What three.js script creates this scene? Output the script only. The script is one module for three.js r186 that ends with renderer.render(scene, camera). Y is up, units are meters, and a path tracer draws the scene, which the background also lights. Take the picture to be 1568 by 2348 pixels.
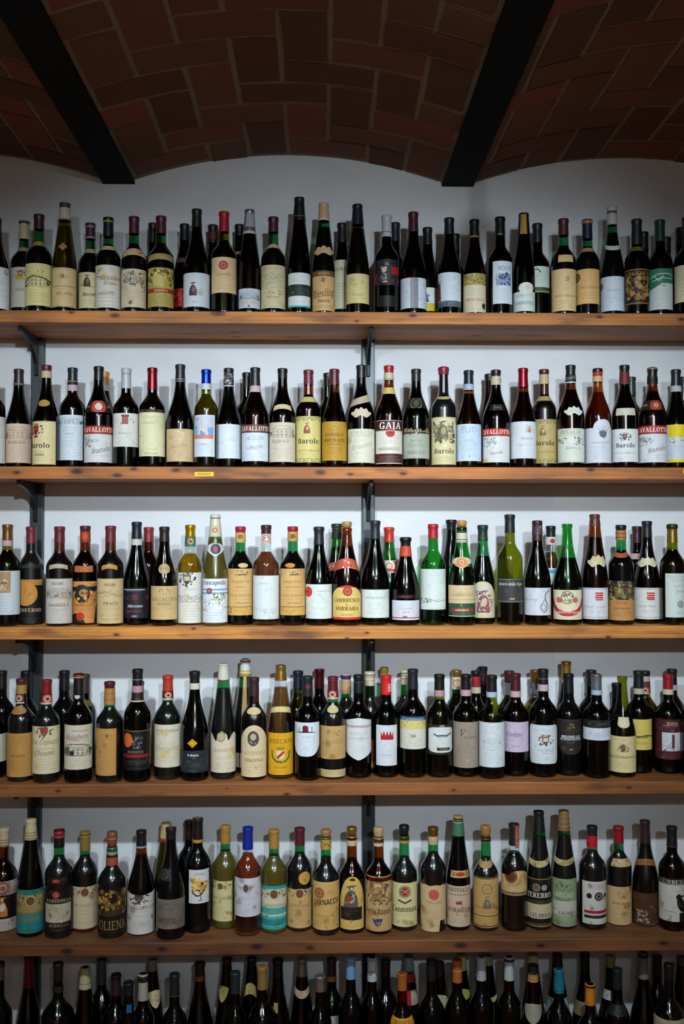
import * as THREE from 'three';
import { mergeGeometries } from 'three/addons/utils/BufferGeometryUtils.js';
import { ImprovedNoise } from 'three/addons/math/ImprovedNoise.js';

// ---------------------------------------------------------------- camera, light, exposure
const W = 1568, HH = 2348, F = 2283, EYE = 1.8, DEPTH = 0.26, CAMZ = DEPTH + 3.0;
const scene = new THREE.Scene();
scene.background = new THREE.Color(0x000000);
const camera = new THREE.PerspectiveCamera(2 * Math.atan(HH / 2 / F) * 180 / Math.PI, W / HH, 0.05, 30);
camera.position.set(0, EYE, CAMZ);
camera.lookAt(50 / F, EYE + 56 / F, CAMZ - 1);
camera.updateMatrixWorld(true);
scene.add(camera);
const renderer = new THREE.WebGLRenderer({ antialias: true });
renderer.toneMapping = THREE.LinearToneMapping;
renderer.toneMappingExposure = 0.94;
renderer.shadowMap.enabled = true;
renderer.shadowMap.type = THREE.PCFSoftShadowMap;
const COOL = new THREE.Color(0.86, 1.0, 1.1), WARM = new THREE.Color(1.0, 0.78, 0.6), WHITE = new THREE.Color(1.0, 0.95, 0.9);
const LAMPS = [ // unseen hanging lamps, the last two added as fill: x, z, strength, aim, half cone
  { x: 0.5, z: 2.21, power: 10.5, aim: [0.62, EYE - 0.32, 0.1], cone: 0.66, light: COOL, label: 'unseen black trough lamp with a glowing tube hanging nearest the middle upright' },
  { x: -0.6, z: 2.21, power: 9, aim: [-0.72, EYE - 0.32, 0.1], cone: 0.66, light: COOL, label: 'unseen black trough lamp with a glowing tube hanging nearest the corner upright' },
  { x: 0.48, z: 4.36, power: 22.5, aim: [0.12, EYE + 0.02, 0.1], cone: 0.365, light: COOL, label: 'unseen black trough lamp with a glowing tube deep in the room, aimed at the shelves' },
  { x: -0.1, z: 4.6, power: 9, aim: [-0.1, 1.2, 6.2], cone: 0.95, light: WHITE, label: 'added fill lamp out of view, turned towards the wall facing the shelves' },  // added fill: brightens the facing wall to lift the shelf shadows
  { x: -0.2, z: 2.9, power: 7, aim: [-0.2, 0, 2.6], cone: 0.68, light: WARM, label: 'added fill lamp out of view, pointing straight down at the floor' },  // added fill: warm bounce off the floor into the shadows
];

// ---------------------------------------------------------------- helpers
let seed = 7;
const rnd = () => { seed = (seed + 0x6d2b79f5) | 0; let t = Math.imul(seed ^ (seed >>> 15), 1 | seed); t = (t + Math.imul(t ^ (t >>> 7), 61 | t)) ^ t; return ((t ^ (t >>> 14)) >>> 0) / 4294967296; };
const reseed = (n) => { seed = n | 0; };
const noise = new ImprovedNoise();
const used = new Map();
function numbered(name) { const n = used.get(name) || 0; used.set(name, n + 1); return n ? `${name}_${String(n).padStart(3, '0')}` : name; }
function put(o, name, label, category, extra = {}) {
  o.name = numbered(name); o.userData = { label, category, ...extra }; scene.add(o); return o;
}
function mesh(name, geo, mat, parent) {
  const m = new THREE.Mesh(geo, mat); m.name = name; m.castShadow = m.receiveShadow = true; parent.add(m); return m;
}
const RIGHT = new THREE.Vector3(), UP = new THREE.Vector3(), BACK = new THREE.Vector3();
camera.matrixWorld.extractBasis(RIGHT, UP, BACK);
function at(px, py, z) { // where the sight line through a pixel of the photograph meets the plane at this distance from the wall
  const d = RIGHT.clone().multiplyScalar((px - W / 2) / F).addScaledVector(UP, (HH / 2 - py) / F).sub(BACK);
  return camera.position.clone().addScaledVector(d, (z - CAMZ) / d.z);
}
function std(color, roughness, more = {}) { return new THREE.MeshPhysicalMaterial({ color, roughness, ...more }); }
const noColour = (w, h, f) => { // grey relief texture
  const d = new Uint8Array(w * h * 4);
  for (let y = 0; y < h; y++) for (let x = 0; x < w; x++) { const v = Math.max(0, Math.min(255, f(x, y) * 255)), o = (y * w + x) * 4; d[o] = d[o + 1] = d[o + 2] = v; d[o + 3] = 255; }
  const t = new THREE.DataTexture(d, w, h); t.wrapS = t.wrapT = THREE.RepeatWrapping; t.magFilter = THREE.LinearFilter; t.minFilter = THREE.LinearMipmapLinearFilter; t.needsUpdate = true; return t;
};
const rgbTex = (w, h, f) => {
  const d = new Uint8Array(w * h * 4);
  for (let y = 0; y < h; y++) for (let x = 0; x < w; x++) { const c = f(x, y), o = (y * w + x) * 4; for (let k = 0; k < 3; k++) d[o + k] = Math.max(0, Math.min(255, c[k])); d[o + 3] = 255; }
  const t = new THREE.DataTexture(d, w, h); t.colorSpace = THREE.SRGBColorSpace; t.wrapS = t.wrapT = THREE.RepeatWrapping; t.magFilter = THREE.LinearFilter; t.needsUpdate = true; return t;
};
const fbm = (x, y, z, n = 4) => { let s = 0, a = 0.5; for (let i = 0; i < n; i++) { s += a * noise.noise(x, y, z); x *= 2.03; y *= 2.03; a *= 0.5; } return s; };
function box(x0, x1, y0, y1, z0, z1) { const g = new THREE.BoxGeometry(x1 - x0, y1 - y0, z1 - z0); g.translate((x0 + x1) / 2, (y0 + y1) / 2, (z0 + z1) / 2); return g; }

// ---------------------------------------------------------------- the room
const ROOM = { x0: -2.5, x1: 2.3, z1: 6.2, top: EYE + 1.6 };
const plasterBump = noColour(256, 256, (x, y) => 0.5 + fbm(x / 22, y / 22, 3.3, 5) * 0.7);
const plasterTone = rgbTex(256, 256, (x, y) => { const v = fbm(x / 40, y / 40, 9.1, 4) * 16; return [224 + v, 226 + v, 228 + v]; });
for (const t of [plasterBump, plasterTone]) t.repeat.set(3, 3);
const plaster = std(0xffffff, 0.92, { map: plasterTone, bumpMap: plasterBump, bumpScale: 0.0012 });
const shade = std(0x8a7f74, 0.95);
function structure(name, geo, mat, label, category) { const m = new THREE.Mesh(geo, mat); m.castShadow = m.receiveShadow = true; return put(m, name, label, category, { kind: 'structure' }); }
structure('wall_back', box(ROOM.x0 - 0.2, ROOM.x1 + 0.2, 0, ROOM.top, -0.2, 0), plaster, 'white plastered cellar wall behind the wooden wine shelves', 'wall');
structure('wall_left', box(ROOM.x0 - 0.2, ROOM.x0, 0, ROOM.top, 0, ROOM.z1), shade, 'plain plastered side wall of the cellar', 'wall');
structure('wall_right', box(ROOM.x1, ROOM.x1 + 0.2, 0, ROOM.top, 0, ROOM.z1), shade, 'plain plastered side wall of the cellar opposite', 'wall');
structure('wall_front', box(ROOM.x0 - 0.2, ROOM.x1 + 0.2, 0, ROOM.top, ROOM.z1, ROOM.z1 + 0.2), std(0xc8bfb2, 0.95), 'plain plastered wall facing the wine shelves', 'wall');
structure('floor', box(ROOM.x0 - 0.2, ROOM.x1 + 0.2, -0.15, 0, -0.2, ROOM.z1 + 0.2), std(0x8a5a3e, 0.8), 'dull terracotta cellar floor', 'floor');

// vaulted brick ceiling between steel beams
const BEAM_X = [-1.776, -0.661, 0.454, 1.569], BAY = 1.115, FLANGE = 0.104, SPRING = EYE + 1.166, RISE = 0.086;
const CHORD = BAY - FLANGE, RAD = CHORD * CHORD / (8 * RISE) + RISE / 2, HALF = Math.asin(CHORD / 2 / RAD), CY = SPRING + RISE - RAD;
const BAYS = [-2.3335, -1.2185, -0.1035, 1.0115, 2.1265];
const arcPoint = (cx, s, r) => [cx + Math.sin(s / RAD) * r, CY + Math.cos(s / RAD) * r];
{ // mortar vaults with a flat top, one profile swept the length of the room
  const sh = new THREE.Shape();
  sh.moveTo(ROOM.x0 - 0.2, ROOM.top + 0.15);
  sh.lineTo(ROOM.x0 - 0.2, SPRING + 0.03);
  for (const cx of BAYS) for (let i = 0; i <= 20; i++) {
    const p = arcPoint(cx, (i / 10 - 1) * HALF * RAD, RAD + 0.006);
    if (p[0] > ROOM.x0 - 0.19 && p[0] < ROOM.x1 + 0.19) sh.lineTo(p[0], p[1]);
  }
  sh.lineTo(ROOM.x1 + 0.2, SPRING + 0.03); sh.lineTo(ROOM.x1 + 0.2, ROOM.top + 0.15);
  const g = new THREE.ExtrudeGeometry(sh, { depth: ROOM.z1 + 0.4, bevelEnabled: false }); g.translate(0, 0, -0.2);
  const mortarBump = noColour(128, 128, (x, y) => 0.5 + fbm(x / 5, y / 5, 1.7, 4));
  mortarBump.repeat.set(4, 4);
  const ceiling = structure('ceiling', g, std(0x8a7a62, 0.95, { bumpMap: mortarBump, bumpScale: 0.003 }), 'vaulted cellar ceiling of red bricks in herringbone with pale mortar', 'ceiling');
  const brickBump = noColour(128, 128, (x, y) => 0.5 + fbm(x / 9, y / 9, 5.2, 5) * 0.9);
  brickBump.repeat.set(6, 6);
  const tones = [0x74442c, 0x643c28, 0x6e482e, 0x784834, 0x5e402a, 0x844634].map((c) => std(c, 0.93, { bumpMap: brickBump, bumpScale: 0.003 }));
  const U = 0.1275, GAP = 0.0075; // half a brick with its joint
  function brick(cx, s0, s1, z0, z1) {
    s0 = Math.max(s0, -HALF * RAD + 0.002); s1 = Math.min(s1, HALF * RAD - 0.002); z0 = Math.max(z0, 0.002);
    if (s1 - s0 < 0.02 || z1 - z0 < 0.02) return;
    const g = new THREE.BoxGeometry(1, 1, 1, 5, 1, 3), p = g.attributes.position, uv = g.attributes.uv, r0 = rnd() * 9, drop = (rnd() - 0.5) * 0.004, jit = [rnd(), rnd(), rnd(), rnd()].map((v) => (v - 0.5) * 0.009);
    for (let i = 0; i < p.count; i++) {
      const a = p.getX(i) + 0.5, b = p.getY(i) + 0.5, c = p.getZ(i) + 0.5;
      const rim = Math.min(a, 1 - a) < 0.01 || Math.min(c, 1 - c) < 0.01;
      let s = s0 + (s1 - s0) * a + jit[0] * (c - 0.5) + fbm(c * 3 + r0, a * 2, r0, 2) * 0.006, z = z0 + (z1 - z0) * c + jit[1] * (a - 0.5) + fbm(a * 3 + r0, c * 2, 4 + r0, 2) * 0.006;
      s = Math.max(-HALF * RAD + 0.001, Math.min(HALF * RAD - 0.001, s)); z = Math.max(0.001, z);
      const r = b < 0.5 ? RAD + drop + (rim ? 0.003 : 0) + fbm(a * 4 + r0, c * 4, 1, 2) * 0.002 : RAD + 0.035;
      const q = arcPoint(cx, s, r); p.setXYZ(i, q[0], q[1], z); uv.setXY(i, s + r0, z);
    }
    g.computeVertexNormals();
    mesh('brick', g, tones[Math.floor(rnd() * tones.length)], ceiling);
  }
  reseed(41);
  for (const cx of BAYS.slice(1, 4)) {
    const shift = cx < -0.5 ? 2 : cx > 0.5 ? 1 : 0, off = -0.02 + (cx === BAYS[2] ? 0.02 : 0.05);
    for (let j = -1; j < 13; j++) for (let i = -6; i < 6; i++) {
      const c = ((i - j + shift) % 4 + 4) % 4, x = i * U + off, z = j * U + 0.02;
      if (c === 0) brick(cx, x + GAP, x + 2 * U - GAP, z + GAP, z + U - GAP);
      if (c === 3) brick(cx, x + GAP, x + U - GAP, z + GAP, z + 2 * U - GAP);
    }
  }
}
const beamSteel = std(0x020303, 0.75, { specularIntensity: 0.3 });
BEAM_X.forEach((x, i) => {
  const s = new THREE.Shape(), y = SPRING - 0.009, f = FLANGE / 2, h = 0.2;
  s.moveTo(x - f, y); s.lineTo(x + f, y); s.lineTo(x + f, y + 0.009); s.lineTo(x + 0.006, y + 0.016); s.lineTo(x + 0.006, y + h); s.lineTo(x - 0.006, y + h); s.lineTo(x - 0.006, y + 0.016); s.lineTo(x - f, y + 0.009); s.closePath();
  const g = new THREE.ExtrudeGeometry(s, { depth: ROOM.z1 - 0.004, bevelEnabled: false }); g.translate(0, 0, 0.002);
  structure('steel_beam', g, beamSteel, ['black steel ceiling beam outside the picture by the side wall', 'black steel ceiling beam over the small maroon and cream capped bottles', 'black steel ceiling beam meeting the wall above the navy-capped bottle with red town label', 'black steel ceiling beam outside the picture past the end of the shelves'][i], 'beam');
});

// unseen hanging lamps, the last two added as fill (out of the picture, above the camera's view)
for (const l of LAMPS) {
  const y = EYE + 0.87, from = new THREE.Vector3(l.x, y, l.z), aim = new THREE.Vector3(...l.aim), dir = aim.clone().sub(from).normalize();
  const g = put(new THREE.Group(), 'unseen_hanging_lamp', l.label, 'lamp'); g.position.copy(from);
  const shell = new THREE.Shape(); shell.moveTo(-0.045, -0.004); shell.lineTo(-0.02, 0.04); shell.lineTo(0.02, 0.04); shell.lineTo(0.045, -0.004); shell.lineTo(0.041, -0.006); shell.lineTo(0.018, 0.034); shell.lineTo(-0.018, 0.034); shell.lineTo(-0.041, -0.006); shell.closePath();
  const head = new THREE.ExtrudeGeometry(shell, { depth: 0.6, bevelEnabled: false }); head.translate(0, 0.03, -0.3); mesh('lamp_head', head, std(0x111111, 0.5), g);
  const tube = new THREE.CapsuleGeometry(0.02, 0.54, 6, 16); tube.rotateX(Math.PI / 2); tube.translate(0, 0.034, 0);
  mesh('lamp_tube', tube, new THREE.MeshStandardMaterial({ color: 0x222222, emissive: l.light, emissiveIntensity: 75 }), g);  // tube out of view, its glow set for the glints on the bottles
  const top = SPRING - 0.02 - y, back = new THREE.Vector3(0, 0.065, 0);
  const rod = new THREE.CylinderGeometry(0.006, 0.006, top + 0.04, 10); rod.translate(back.x, back.y + top / 2, back.z); mesh('rod', rod, std(0x111111, 0.5), g);
  const plate = new THREE.CylinderGeometry(0.05, 0.05, 0.02, 24); plate.translate(back.x, back.y + top, back.z); mesh('ceiling_plate', plate, std(0x111111, 0.5), g);
  const spot = new THREE.SpotLight(l.light, l.power, 0, l.cone, 1, 2); spot.position.set(0, -0.02, 0); spot.castShadow = true; spot.shadow.radius = 1.6; spot.shadow.mapSize.set(2048, 2048);
  spot.name = 'lamp_light'; g.add(spot); spot.target.name = 'lamp_aim'; spot.target.position.copy(aim.clone().sub(from)); g.add(spot.target);
}

// ---------------------------------------------------------------- shelves and uprights
const THICK = 0.0375, SHELF_X0 = -1.5, SHELF_X1 = 1.55;
const EDGE = [714.5, 1070.5, 1437, 1796, 2158.5];
const TOPS = EDGE.map((y) => at(734, y, DEPTH).y); TOPS.push(TOPS[4] - 0.475);
const SHELF_LABELS = ['topmost pine shelf board under the brick ceiling, its underside in view', 'pine shelf board with the yellow paper tag stuck on its front edge', 'third pine shelf board from the ceiling, with straight grain and small knots', 'reddish pine shelf board below the fourth row of bottles', 'dark pine shelf board just above the shadowy lowest bottles', 'lowest pine shelf board under the shadowy bottles, near the floor'];
const KNOTS = [ // metres along the board, share of the front edge's height
  [[-0.31, 0.15, 1.6], [-0.62, 0.4, 1.0], [0.11, 0.75, 0.5], [0.28, 0.3, 0.8], [0.85, 0.35, 0.7], [-0.75, 0.2, 0.6], [1.1, 0.5, 0.7]],
  [[-0.73, 0.4, 1.2], [-0.61, 0.7, 0.9], [-0.56, 0.2, 0.8], [-0.435, 0.3, 0.9], [0.0, 0.45, 1.1], [0.09, 0.6, 0.7], [0.25, 0.55, 0.8], [0.82, 0.2, 0.9], [-0.91, 0.5, 0.8]],
  [[0.14, 0.5, 0.5], [0.87, 0.85, 0.6], [-0.38, 0.15, 0.5], [-0.61, 0.6, 0.7], [0.08, 0.9, 0.4]],
  [[-0.78, 0.5, 0.6], [-0.28, 0.4, 0.3], [0.4, 0.6, 0.5], [0.93, 0.5, 0.6], [-0.1, 0.85, 0.7]],
  [[-0.19, 0.4, 1.2], [0.42, 0.45, 1.3], [-0.47, 0.5, 1.0], [-0.03, 0.5, 0.9], [0.66, 0.5, 0.8], [1.03, 0.4, 1.0], [-0.75, 0.6, 1.2]],
  [[0, 0.5, 1], [0.6, 0.4, 1]],
];
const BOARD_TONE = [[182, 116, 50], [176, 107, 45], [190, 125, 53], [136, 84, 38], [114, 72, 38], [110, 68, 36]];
function woodTexture(k) { // u along the board, v: front edge 0 to .2, underside .2 to .6, upper side .6 to 1
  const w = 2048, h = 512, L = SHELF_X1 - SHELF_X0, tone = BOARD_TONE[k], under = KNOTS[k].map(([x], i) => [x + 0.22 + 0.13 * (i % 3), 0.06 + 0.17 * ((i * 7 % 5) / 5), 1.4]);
  return rgbTex(w, h, (px, py) => {
    const x = SHELF_X0 + px / w * L, v = py / h, front = v < 0.2, y = front ? v / 0.2 * THICK : (v - 0.2) / 0.4 * DEPTH;
    let warp = fbm(x * 1.6, y * 10, k * 3.1, 3) * 0.02, dark = 0, red = 0;
    for (const [kx, ky, r] of front ? KNOTS[k] : under) {
      const dx = (x - kx) / (0.0085 * r), dy = (y - (front ? (1 - ky) * THICK : ky)) / (0.0052 * r), d = Math.sqrt(dx * dx * 0.55 + dy * dy);
      if (d < 6) { warp += 0.006 * r * Math.exp(-d * d / 7) * Math.sign(dy || 1); dark += Math.exp(-d * d * 1.7) * 0.62 + Math.exp(-((d - 1.05) ** 2) * 14) * 0.22 + Math.exp(-d * 0.7) * 0.2; red += Math.exp(-d * d * 0.5); }
    }
    const g = (y + warp) * (front ? 330 : 120) + fbm(x * 0.7, y * 6, 8 + k, 2) * 3, ring = (g - Math.floor(g));
    const late = ring > 0.62 ? (ring - 0.62) / 0.38 : 0;
    const fine = fbm(x * 9, y * 900, 2.2 + k, 2) * 0.16 + fbm(x * 2.2, y * 260, 7.7 + k, 3) * 0.3, blotch = fbm(x * 3.1, y * 14, 12 + k, 4) * 0.42 + fbm(x * 1.3, y * 3, 50 + k, 2) * 0.35, stain = Math.max(0, fbm(x * 5, y * 22, 30 + k, 3) - 0.1) * 1.0;
    const l = Math.max(0.12, 1 - late * 0.16 + fine + blotch - dark - stain);
    const sat = Math.max(0, 1 - l) * 0.35; return [tone[0] * l, tone[1] * l * (1 - late * 0.06 - red * 0.1 - sat * 0.5), tone[2] * l * (1 - late * 0.08 - red * 0.16 - sat)];
  });
}
function shelfGeometry() {
  const s = new THREE.Shape(), r = 0.003, a = 0.001, b = DEPTH, t = THICK; // profile in (z, y)
  s.moveTo(a, 0); s.lineTo(b - r, 0); s.quadraticCurveTo(b, 0, b, r); s.lineTo(b, t - r); s.quadraticCurveTo(b, t, b - r, t); s.lineTo(a, t); s.closePath();
  const g = new THREE.ExtrudeGeometry(s, { depth: SHELF_X1 - SHELF_X0, bevelEnabled: false, curveSegments: 4 });
  g.rotateY(-Math.PI / 2); g.scale(-1, 1, 1); // z of the profile to z, sweep along x
  const idx = []; for (let i = 0; i < g.attributes.position.count; i += 3) idx.push(i, i + 2, i + 1);
  g.setIndex(idx);
  const p = g.attributes.position, uv = g.attributes.uv;
  const minx = (() => { let m = 9; for (let i = 0; i < p.count; i++) m = Math.min(m, p.getX(i)); return m; })();
  const minz = (() => { let m = 9; for (let i = 0; i < p.count; i++) m = Math.min(m, p.getZ(i)); return m; })();
  g.translate(SHELF_X0 - minx, 0, 0.001 - minz);
  for (let i = 0; i < p.count; i += 3) { // each triangle by the face it lies on
    let ys = 0, zs = 0; for (let j = 0; j < 3; j++) { ys += p.getY(i + j) / 3; zs += p.getZ(i + j) / 3; }
    const front = zs > b - r * 0.9, under = !front && ys < t / 2;
    for (let j = 0; j < 3; j++) {
      const y = p.getY(i + j), z = p.getZ(i + j), u = (p.getX(i + j) - SHELF_X0) / (SHELF_X1 - SHELF_X0);
      uv.setXY(i + j, u, front ? 0.004 + y / t * 0.192 : under ? 0.204 + z / b * 0.392 : 0.604 + z / b * 0.392);
    }
  }
  g.computeVertexNormals();
  return g;
}
const shelfGeo = shelfGeometry();
TOPS.forEach((top, k) => {
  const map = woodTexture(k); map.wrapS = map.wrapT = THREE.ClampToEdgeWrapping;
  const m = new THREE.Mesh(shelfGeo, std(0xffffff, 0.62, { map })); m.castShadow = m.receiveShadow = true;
  m.position.y = top - THICK;
  put(m, 'wooden_shelf', SHELF_LABELS[k], 'shelf');
  if (k === 1) {
    const c = document.createElement('canvas'); c.width = 256; c.height = 64; const x = c.getContext('2d');
    x.fillStyle = '#f6c400'; x.fillRect(0, 0, 256, 64); x.fillStyle = '#3a2c00'; x.font = 'bold 34px sans-serif'; x.textAlign = 'center'; x.textBaseline = 'middle'; x.fillText('PIEMONTE', 128, 33);
    const t = new THREE.CanvasTexture(c); t.colorSpace = THREE.SRGBColorSpace;
    const a = at(446, 1082, DEPTH), b = at(490, 1092, DEPTH), g = new THREE.BoxGeometry(b.x - a.x, a.y - b.y, 0.0006);
    const tag = new THREE.Mesh(g, std(0xffffff, 0.6, { map: t })); tag.position.set((a.x + b.x) / 2, (a.y + b.y) / 2, DEPTH + 0.0004);
    tag.castShadow = tag.receiveShadow = true; put(tag, 'shelf_tag', 'small yellow paper tag with black capitals stuck on the second shelf edge', 'tag');
    const e = at(1566, 1078, DEPTH), tag2 = new THREE.Mesh(g, tag.material); tag2.position.set(e.x + (b.x - a.x) / 2, e.y - 0.004, DEPTH + 0.0004);
    tag2.castShadow = tag2.receiveShadow = true; put(tag2, 'shelf_tag', 'yellow paper tag at the end of the second shelf edge, beyond the picture border', 'tag');
  }
});
const steel = std(0x41484a, 0.4, { metalness: 0.5 }), darkSteel = std(0x1c2021, 0.45, { metalness: 0.4 });
[[-0.917, 'dark steel shelving upright near the corner bottles, with a bracket under each shelf'], [0.157, 'dark steel shelving upright in the middle of the shelves, with a bracket under each'], [1.23, 'dark steel shelving upright at the far end of the shelves']].forEach(([x, label]) => {
  const g = put(new THREE.Group(), 'shelving_upright', label, 'upright'); g.position.set(x, 0, 0);
  const w = 0.0205, d = 0.026, s = new THREE.Shape(), q = 0.003; // channel section in (x, z)
  s.moveTo(-w, 0.001); s.lineTo(-w, d - q); s.quadraticCurveTo(-w, d, -w + q, d); s.lineTo(w - q, d); s.quadraticCurveTo(w, d, w, d - q); s.lineTo(w, 0.001); s.lineTo(w - 0.002, 0.001); s.lineTo(w - 0.002, d - 0.003); s.lineTo(-w + 0.002, d - 0.003); s.lineTo(-w + 0.002, 0.001); s.closePath();
  const posts = [], top = TOPS[0] - THICK - 0.001;
  const ys = [0.0, ...TOPS.slice().reverse().flatMap((t) => [t - THICK - 0.001, t + 0.001])].slice(0, -1);
  for (let i = 0; i < ys.length; i += 2) { const p = new THREE.ExtrudeGeometry(s, { depth: ys[i + 1] - ys[i], bevelEnabled: false, curveSegments: 4 }); p.rotateX(-Math.PI / 2); p.scale(1, 1, -1); const id = []; for (let k = 0; k < p.attributes.position.count; k += 3) id.push(k, k + 2, k + 1); p.setIndex(id); p.computeVertexNormals(); p.translate(0, ys[i], 0); posts.push(p); }
  mesh('post', mergeGeometries(posts), steel, g);
  for (const t of TOPS) {
    const y = t - THICK - 0.001, b = new THREE.Shape(); // bracket in (z, y)
    b.moveTo(0.026, 0); b.lineTo(0.215, 0); b.lineTo(0.217, -0.012); b.quadraticCurveTo(0.075, -0.022, 0.046, -0.085); b.lineTo(0.042, -0.118); b.lineTo(0.026, -0.118); b.closePath();
    if (y < 0.13) continue;
    const e = new THREE.ExtrudeGeometry(b, { depth: 0.009, bevelEnabled: true, bevelSize: 0.0012, bevelThickness: 0.0012, bevelSegments: 1, curveSegments: 10 });
    e.translate(0, -0.0015, -0.0045); e.rotateY(-Math.PI / 2); // (z, y) profile: x of the shape becomes z
    e.translate(0, y, 0); mesh('bracket', e, darkSteel, g);
  }
});

// ---------------------------------------------------------------- labels: flat print on paper, drawn into shared sheets
const CELLS = [], PPM = 2300;
function cell(wm, hm, bg, art, sd) { const c = { w: Math.max(12, Math.round(wm * PPM)), h: Math.max(8, Math.round(hm * PPM)), bg, art, sd }; CELLS.push(c); return c; }
const PAGES = [];
function packCells() {
  const order = CELLS.slice().sort((a, b) => b.h - a.h); let page = null, x = 0, y = 0, row = 0;
  const open = () => { const c = document.createElement('canvas'); c.width = c.height = 2048; page = { c, x: c.getContext('2d') }; PAGES.push(page); x = y = 2; row = 0; };
  open();
  for (const c of order) {
    if (x + c.w + 4 > 2048) { x = 2; y += row + 4; row = 0; }
    if (y + c.h + 4 > 2048) open();
    c.page = PAGES.length - 1; c.x = x; c.y = y; row = Math.max(row, c.h); x += c.w + 4;
  }
  for (const p of PAGES) { p.x.fillStyle = '#777'; p.x.fillRect(0, 0, 2048, 2048); }
  for (const c of CELLS) draw(PAGES[c.page].x, c);
  for (const p of PAGES) { const t = new THREE.CanvasTexture(p.c); t.colorSpace = THREE.SRGBColorSpace; p.mat = std(0xffffff, 0.55, { map: t, side: THREE.DoubleSide, specularIntensity: 0.7 }); }
}
const FONT = { s: ['', 'serif'], b: ['bold ', 'serif'], n: ['', 'sans-serif'], N: ['bold ', 'sans-serif'], i: ['', 'serif', 1], I: ['bold ', 'serif', 1], B: ['bold ', 'serif'] };
const OPS = {
  t(x, w, h, s, px, py, size, col = '#333', f = 's', tilt = 0) {
    const [wt, fam, slant] = FONT[f]; x.save(); x.translate(px * w / 100, py * h / 100); if (tilt) x.rotate(-tilt * Math.PI / 180); if (slant) x.transform(1, 0, -0.32, 1, 0, 0);
    x.font = `${wt}${Math.max(3, size * h / 100)}px ${fam}`; x.textAlign = 'center'; x.textBaseline = 'middle'; x.fillStyle = col; x.fillText(s, 0, 0, w * (f === 'B' ? 0.98 : 0.82)); x.restore();
  },
  l(x, w, h, y0, y1, n, col = '#5a5048', ww = 62, cx = 50) {
    x.strokeStyle = col; x.lineWidth = Math.max(1, h * 0.0075); x.globalAlpha = 0.7;
    for (let i = 0; i < n; i++) { const y = (+y0 + (y1 - y0) * (n > 1 ? i / (n - 1) : 0)) * h / 100, L = w * ww / 100 * (0.6 + rnd() * 0.4); let a = cx * w / 100 - L / 2; const e = a + L; while (a < e) { const d = Math.min(e - a, w * (0.02 + rnd() * 0.06)); x.beginPath(); x.moveTo(a, y); x.lineTo(a + d, y); x.stroke(); a += d + w * 0.018; } }
    x.globalAlpha = 1;
  },
  r(x, w, h, a, b, c, d, col) { x.fillStyle = col; x.fillRect(a * w / 100, b * h / 100, c * w / 100, d * h / 100); },
  o(x, w, h, a, b, r, col, ry) { x.fillStyle = col; x.beginPath(); x.ellipse(a * w / 100, b * h / 100, r * w / 100, (ry || r) * w / 100, 0, 0, 7); x.fill(); },
  q(x, w, h, a, b, r, col, lw = 2) { x.strokeStyle = col; x.lineWidth = lw * w / 100; x.beginPath(); x.arc(a * w / 100, b * h / 100, r * w / 100, 0, 7); x.stroke(); },
  c(x, w, h, a, b, r, col = '#333', in1 = '#a33') { // crest: shield with supporters and crown
    const X = a * w / 100, Y = b * h / 100, R = r * w / 100; x.fillStyle = col;
    for (let i = 0; i < 22; i++) { const t = rnd() * 6.28, d = R * (0.75 + rnd() * 0.55); x.beginPath(); x.ellipse(X + Math.cos(t) * d, Y + Math.sin(t) * d * 0.75, R * 0.16, R * 0.09, t, 0, 7); x.fill(); }
    x.beginPath(); x.moveTo(X - R * 0.55, Y - R * 0.6); x.lineTo(X + R * 0.55, Y - R * 0.6); x.lineTo(X + R * 0.5, Y + R * 0.2); x.lineTo(X, Y + R * 0.8); x.lineTo(X - R * 0.5, Y + R * 0.2); x.fill();
    x.fillStyle = in1; x.fillRect(X - R * 0.4, Y - R * 0.45, R * 0.8, R * 0.62);
    x.fillStyle = col; for (let i = -2; i < 3; i++) x.fillRect(X + i * R * 0.2 - R * 0.05, Y - R * (i % 2 ? 0.85 : 1.0), R * 0.1, R * 0.3);
  },
  m(x, w, h, y0, y1, col = '#555', n = 60) { // engraved hills
    x.strokeStyle = col; x.lineWidth = Math.max(0.8, w * 0.006); const A = y0 * h / 100, B = y1 * h / 100, o = rnd() * 20;
    for (let k = 0; k < 4; k++) { x.beginPath(); for (let i = 0; i <= 30; i++) { const X = w * (0.06 + 0.88 * i / 30), Y = A + (B - A) * (0.15 + 0.24 * k + noise.noise(i / 5 + o, k * 3.3, 0.5) * 0.3); i ? x.lineTo(X, Y) : x.moveTo(X, Y); } x.stroke(); }
    x.globalAlpha = 0.55; for (let i = 0; i < n; i++) { const X = w * (0.08 + 0.84 * rnd()), Y = A + (B - A) * (0.15 + 0.85 * rnd()), L = w * 0.05; x.beginPath(); x.moveTo(X, Y); x.lineTo(X + L * (0.4 + rnd()), Y + L * (rnd() - 0.5) * 0.8); x.stroke(); } x.globalAlpha = 1;
  },
  b(x, w, h, a, b, ww, hh, col = '#555') { // engraved house
    const X = a * w / 100, Y = b * h / 100, A = ww * w / 100, B = hh * h / 100; x.strokeStyle = col; x.fillStyle = col; x.lineWidth = Math.max(0.8, w * 0.007);
    x.strokeRect(X, Y + B * 0.35, A, B * 0.65); x.beginPath(); x.moveTo(X - A * 0.05, Y + B * 0.37); x.lineTo(X + A * 0.3, Y + B * 0.1); x.lineTo(X + A * 0.75, Y + B * 0.1); x.lineTo(X + A * 1.05, Y + B * 0.37); x.stroke();
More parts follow.
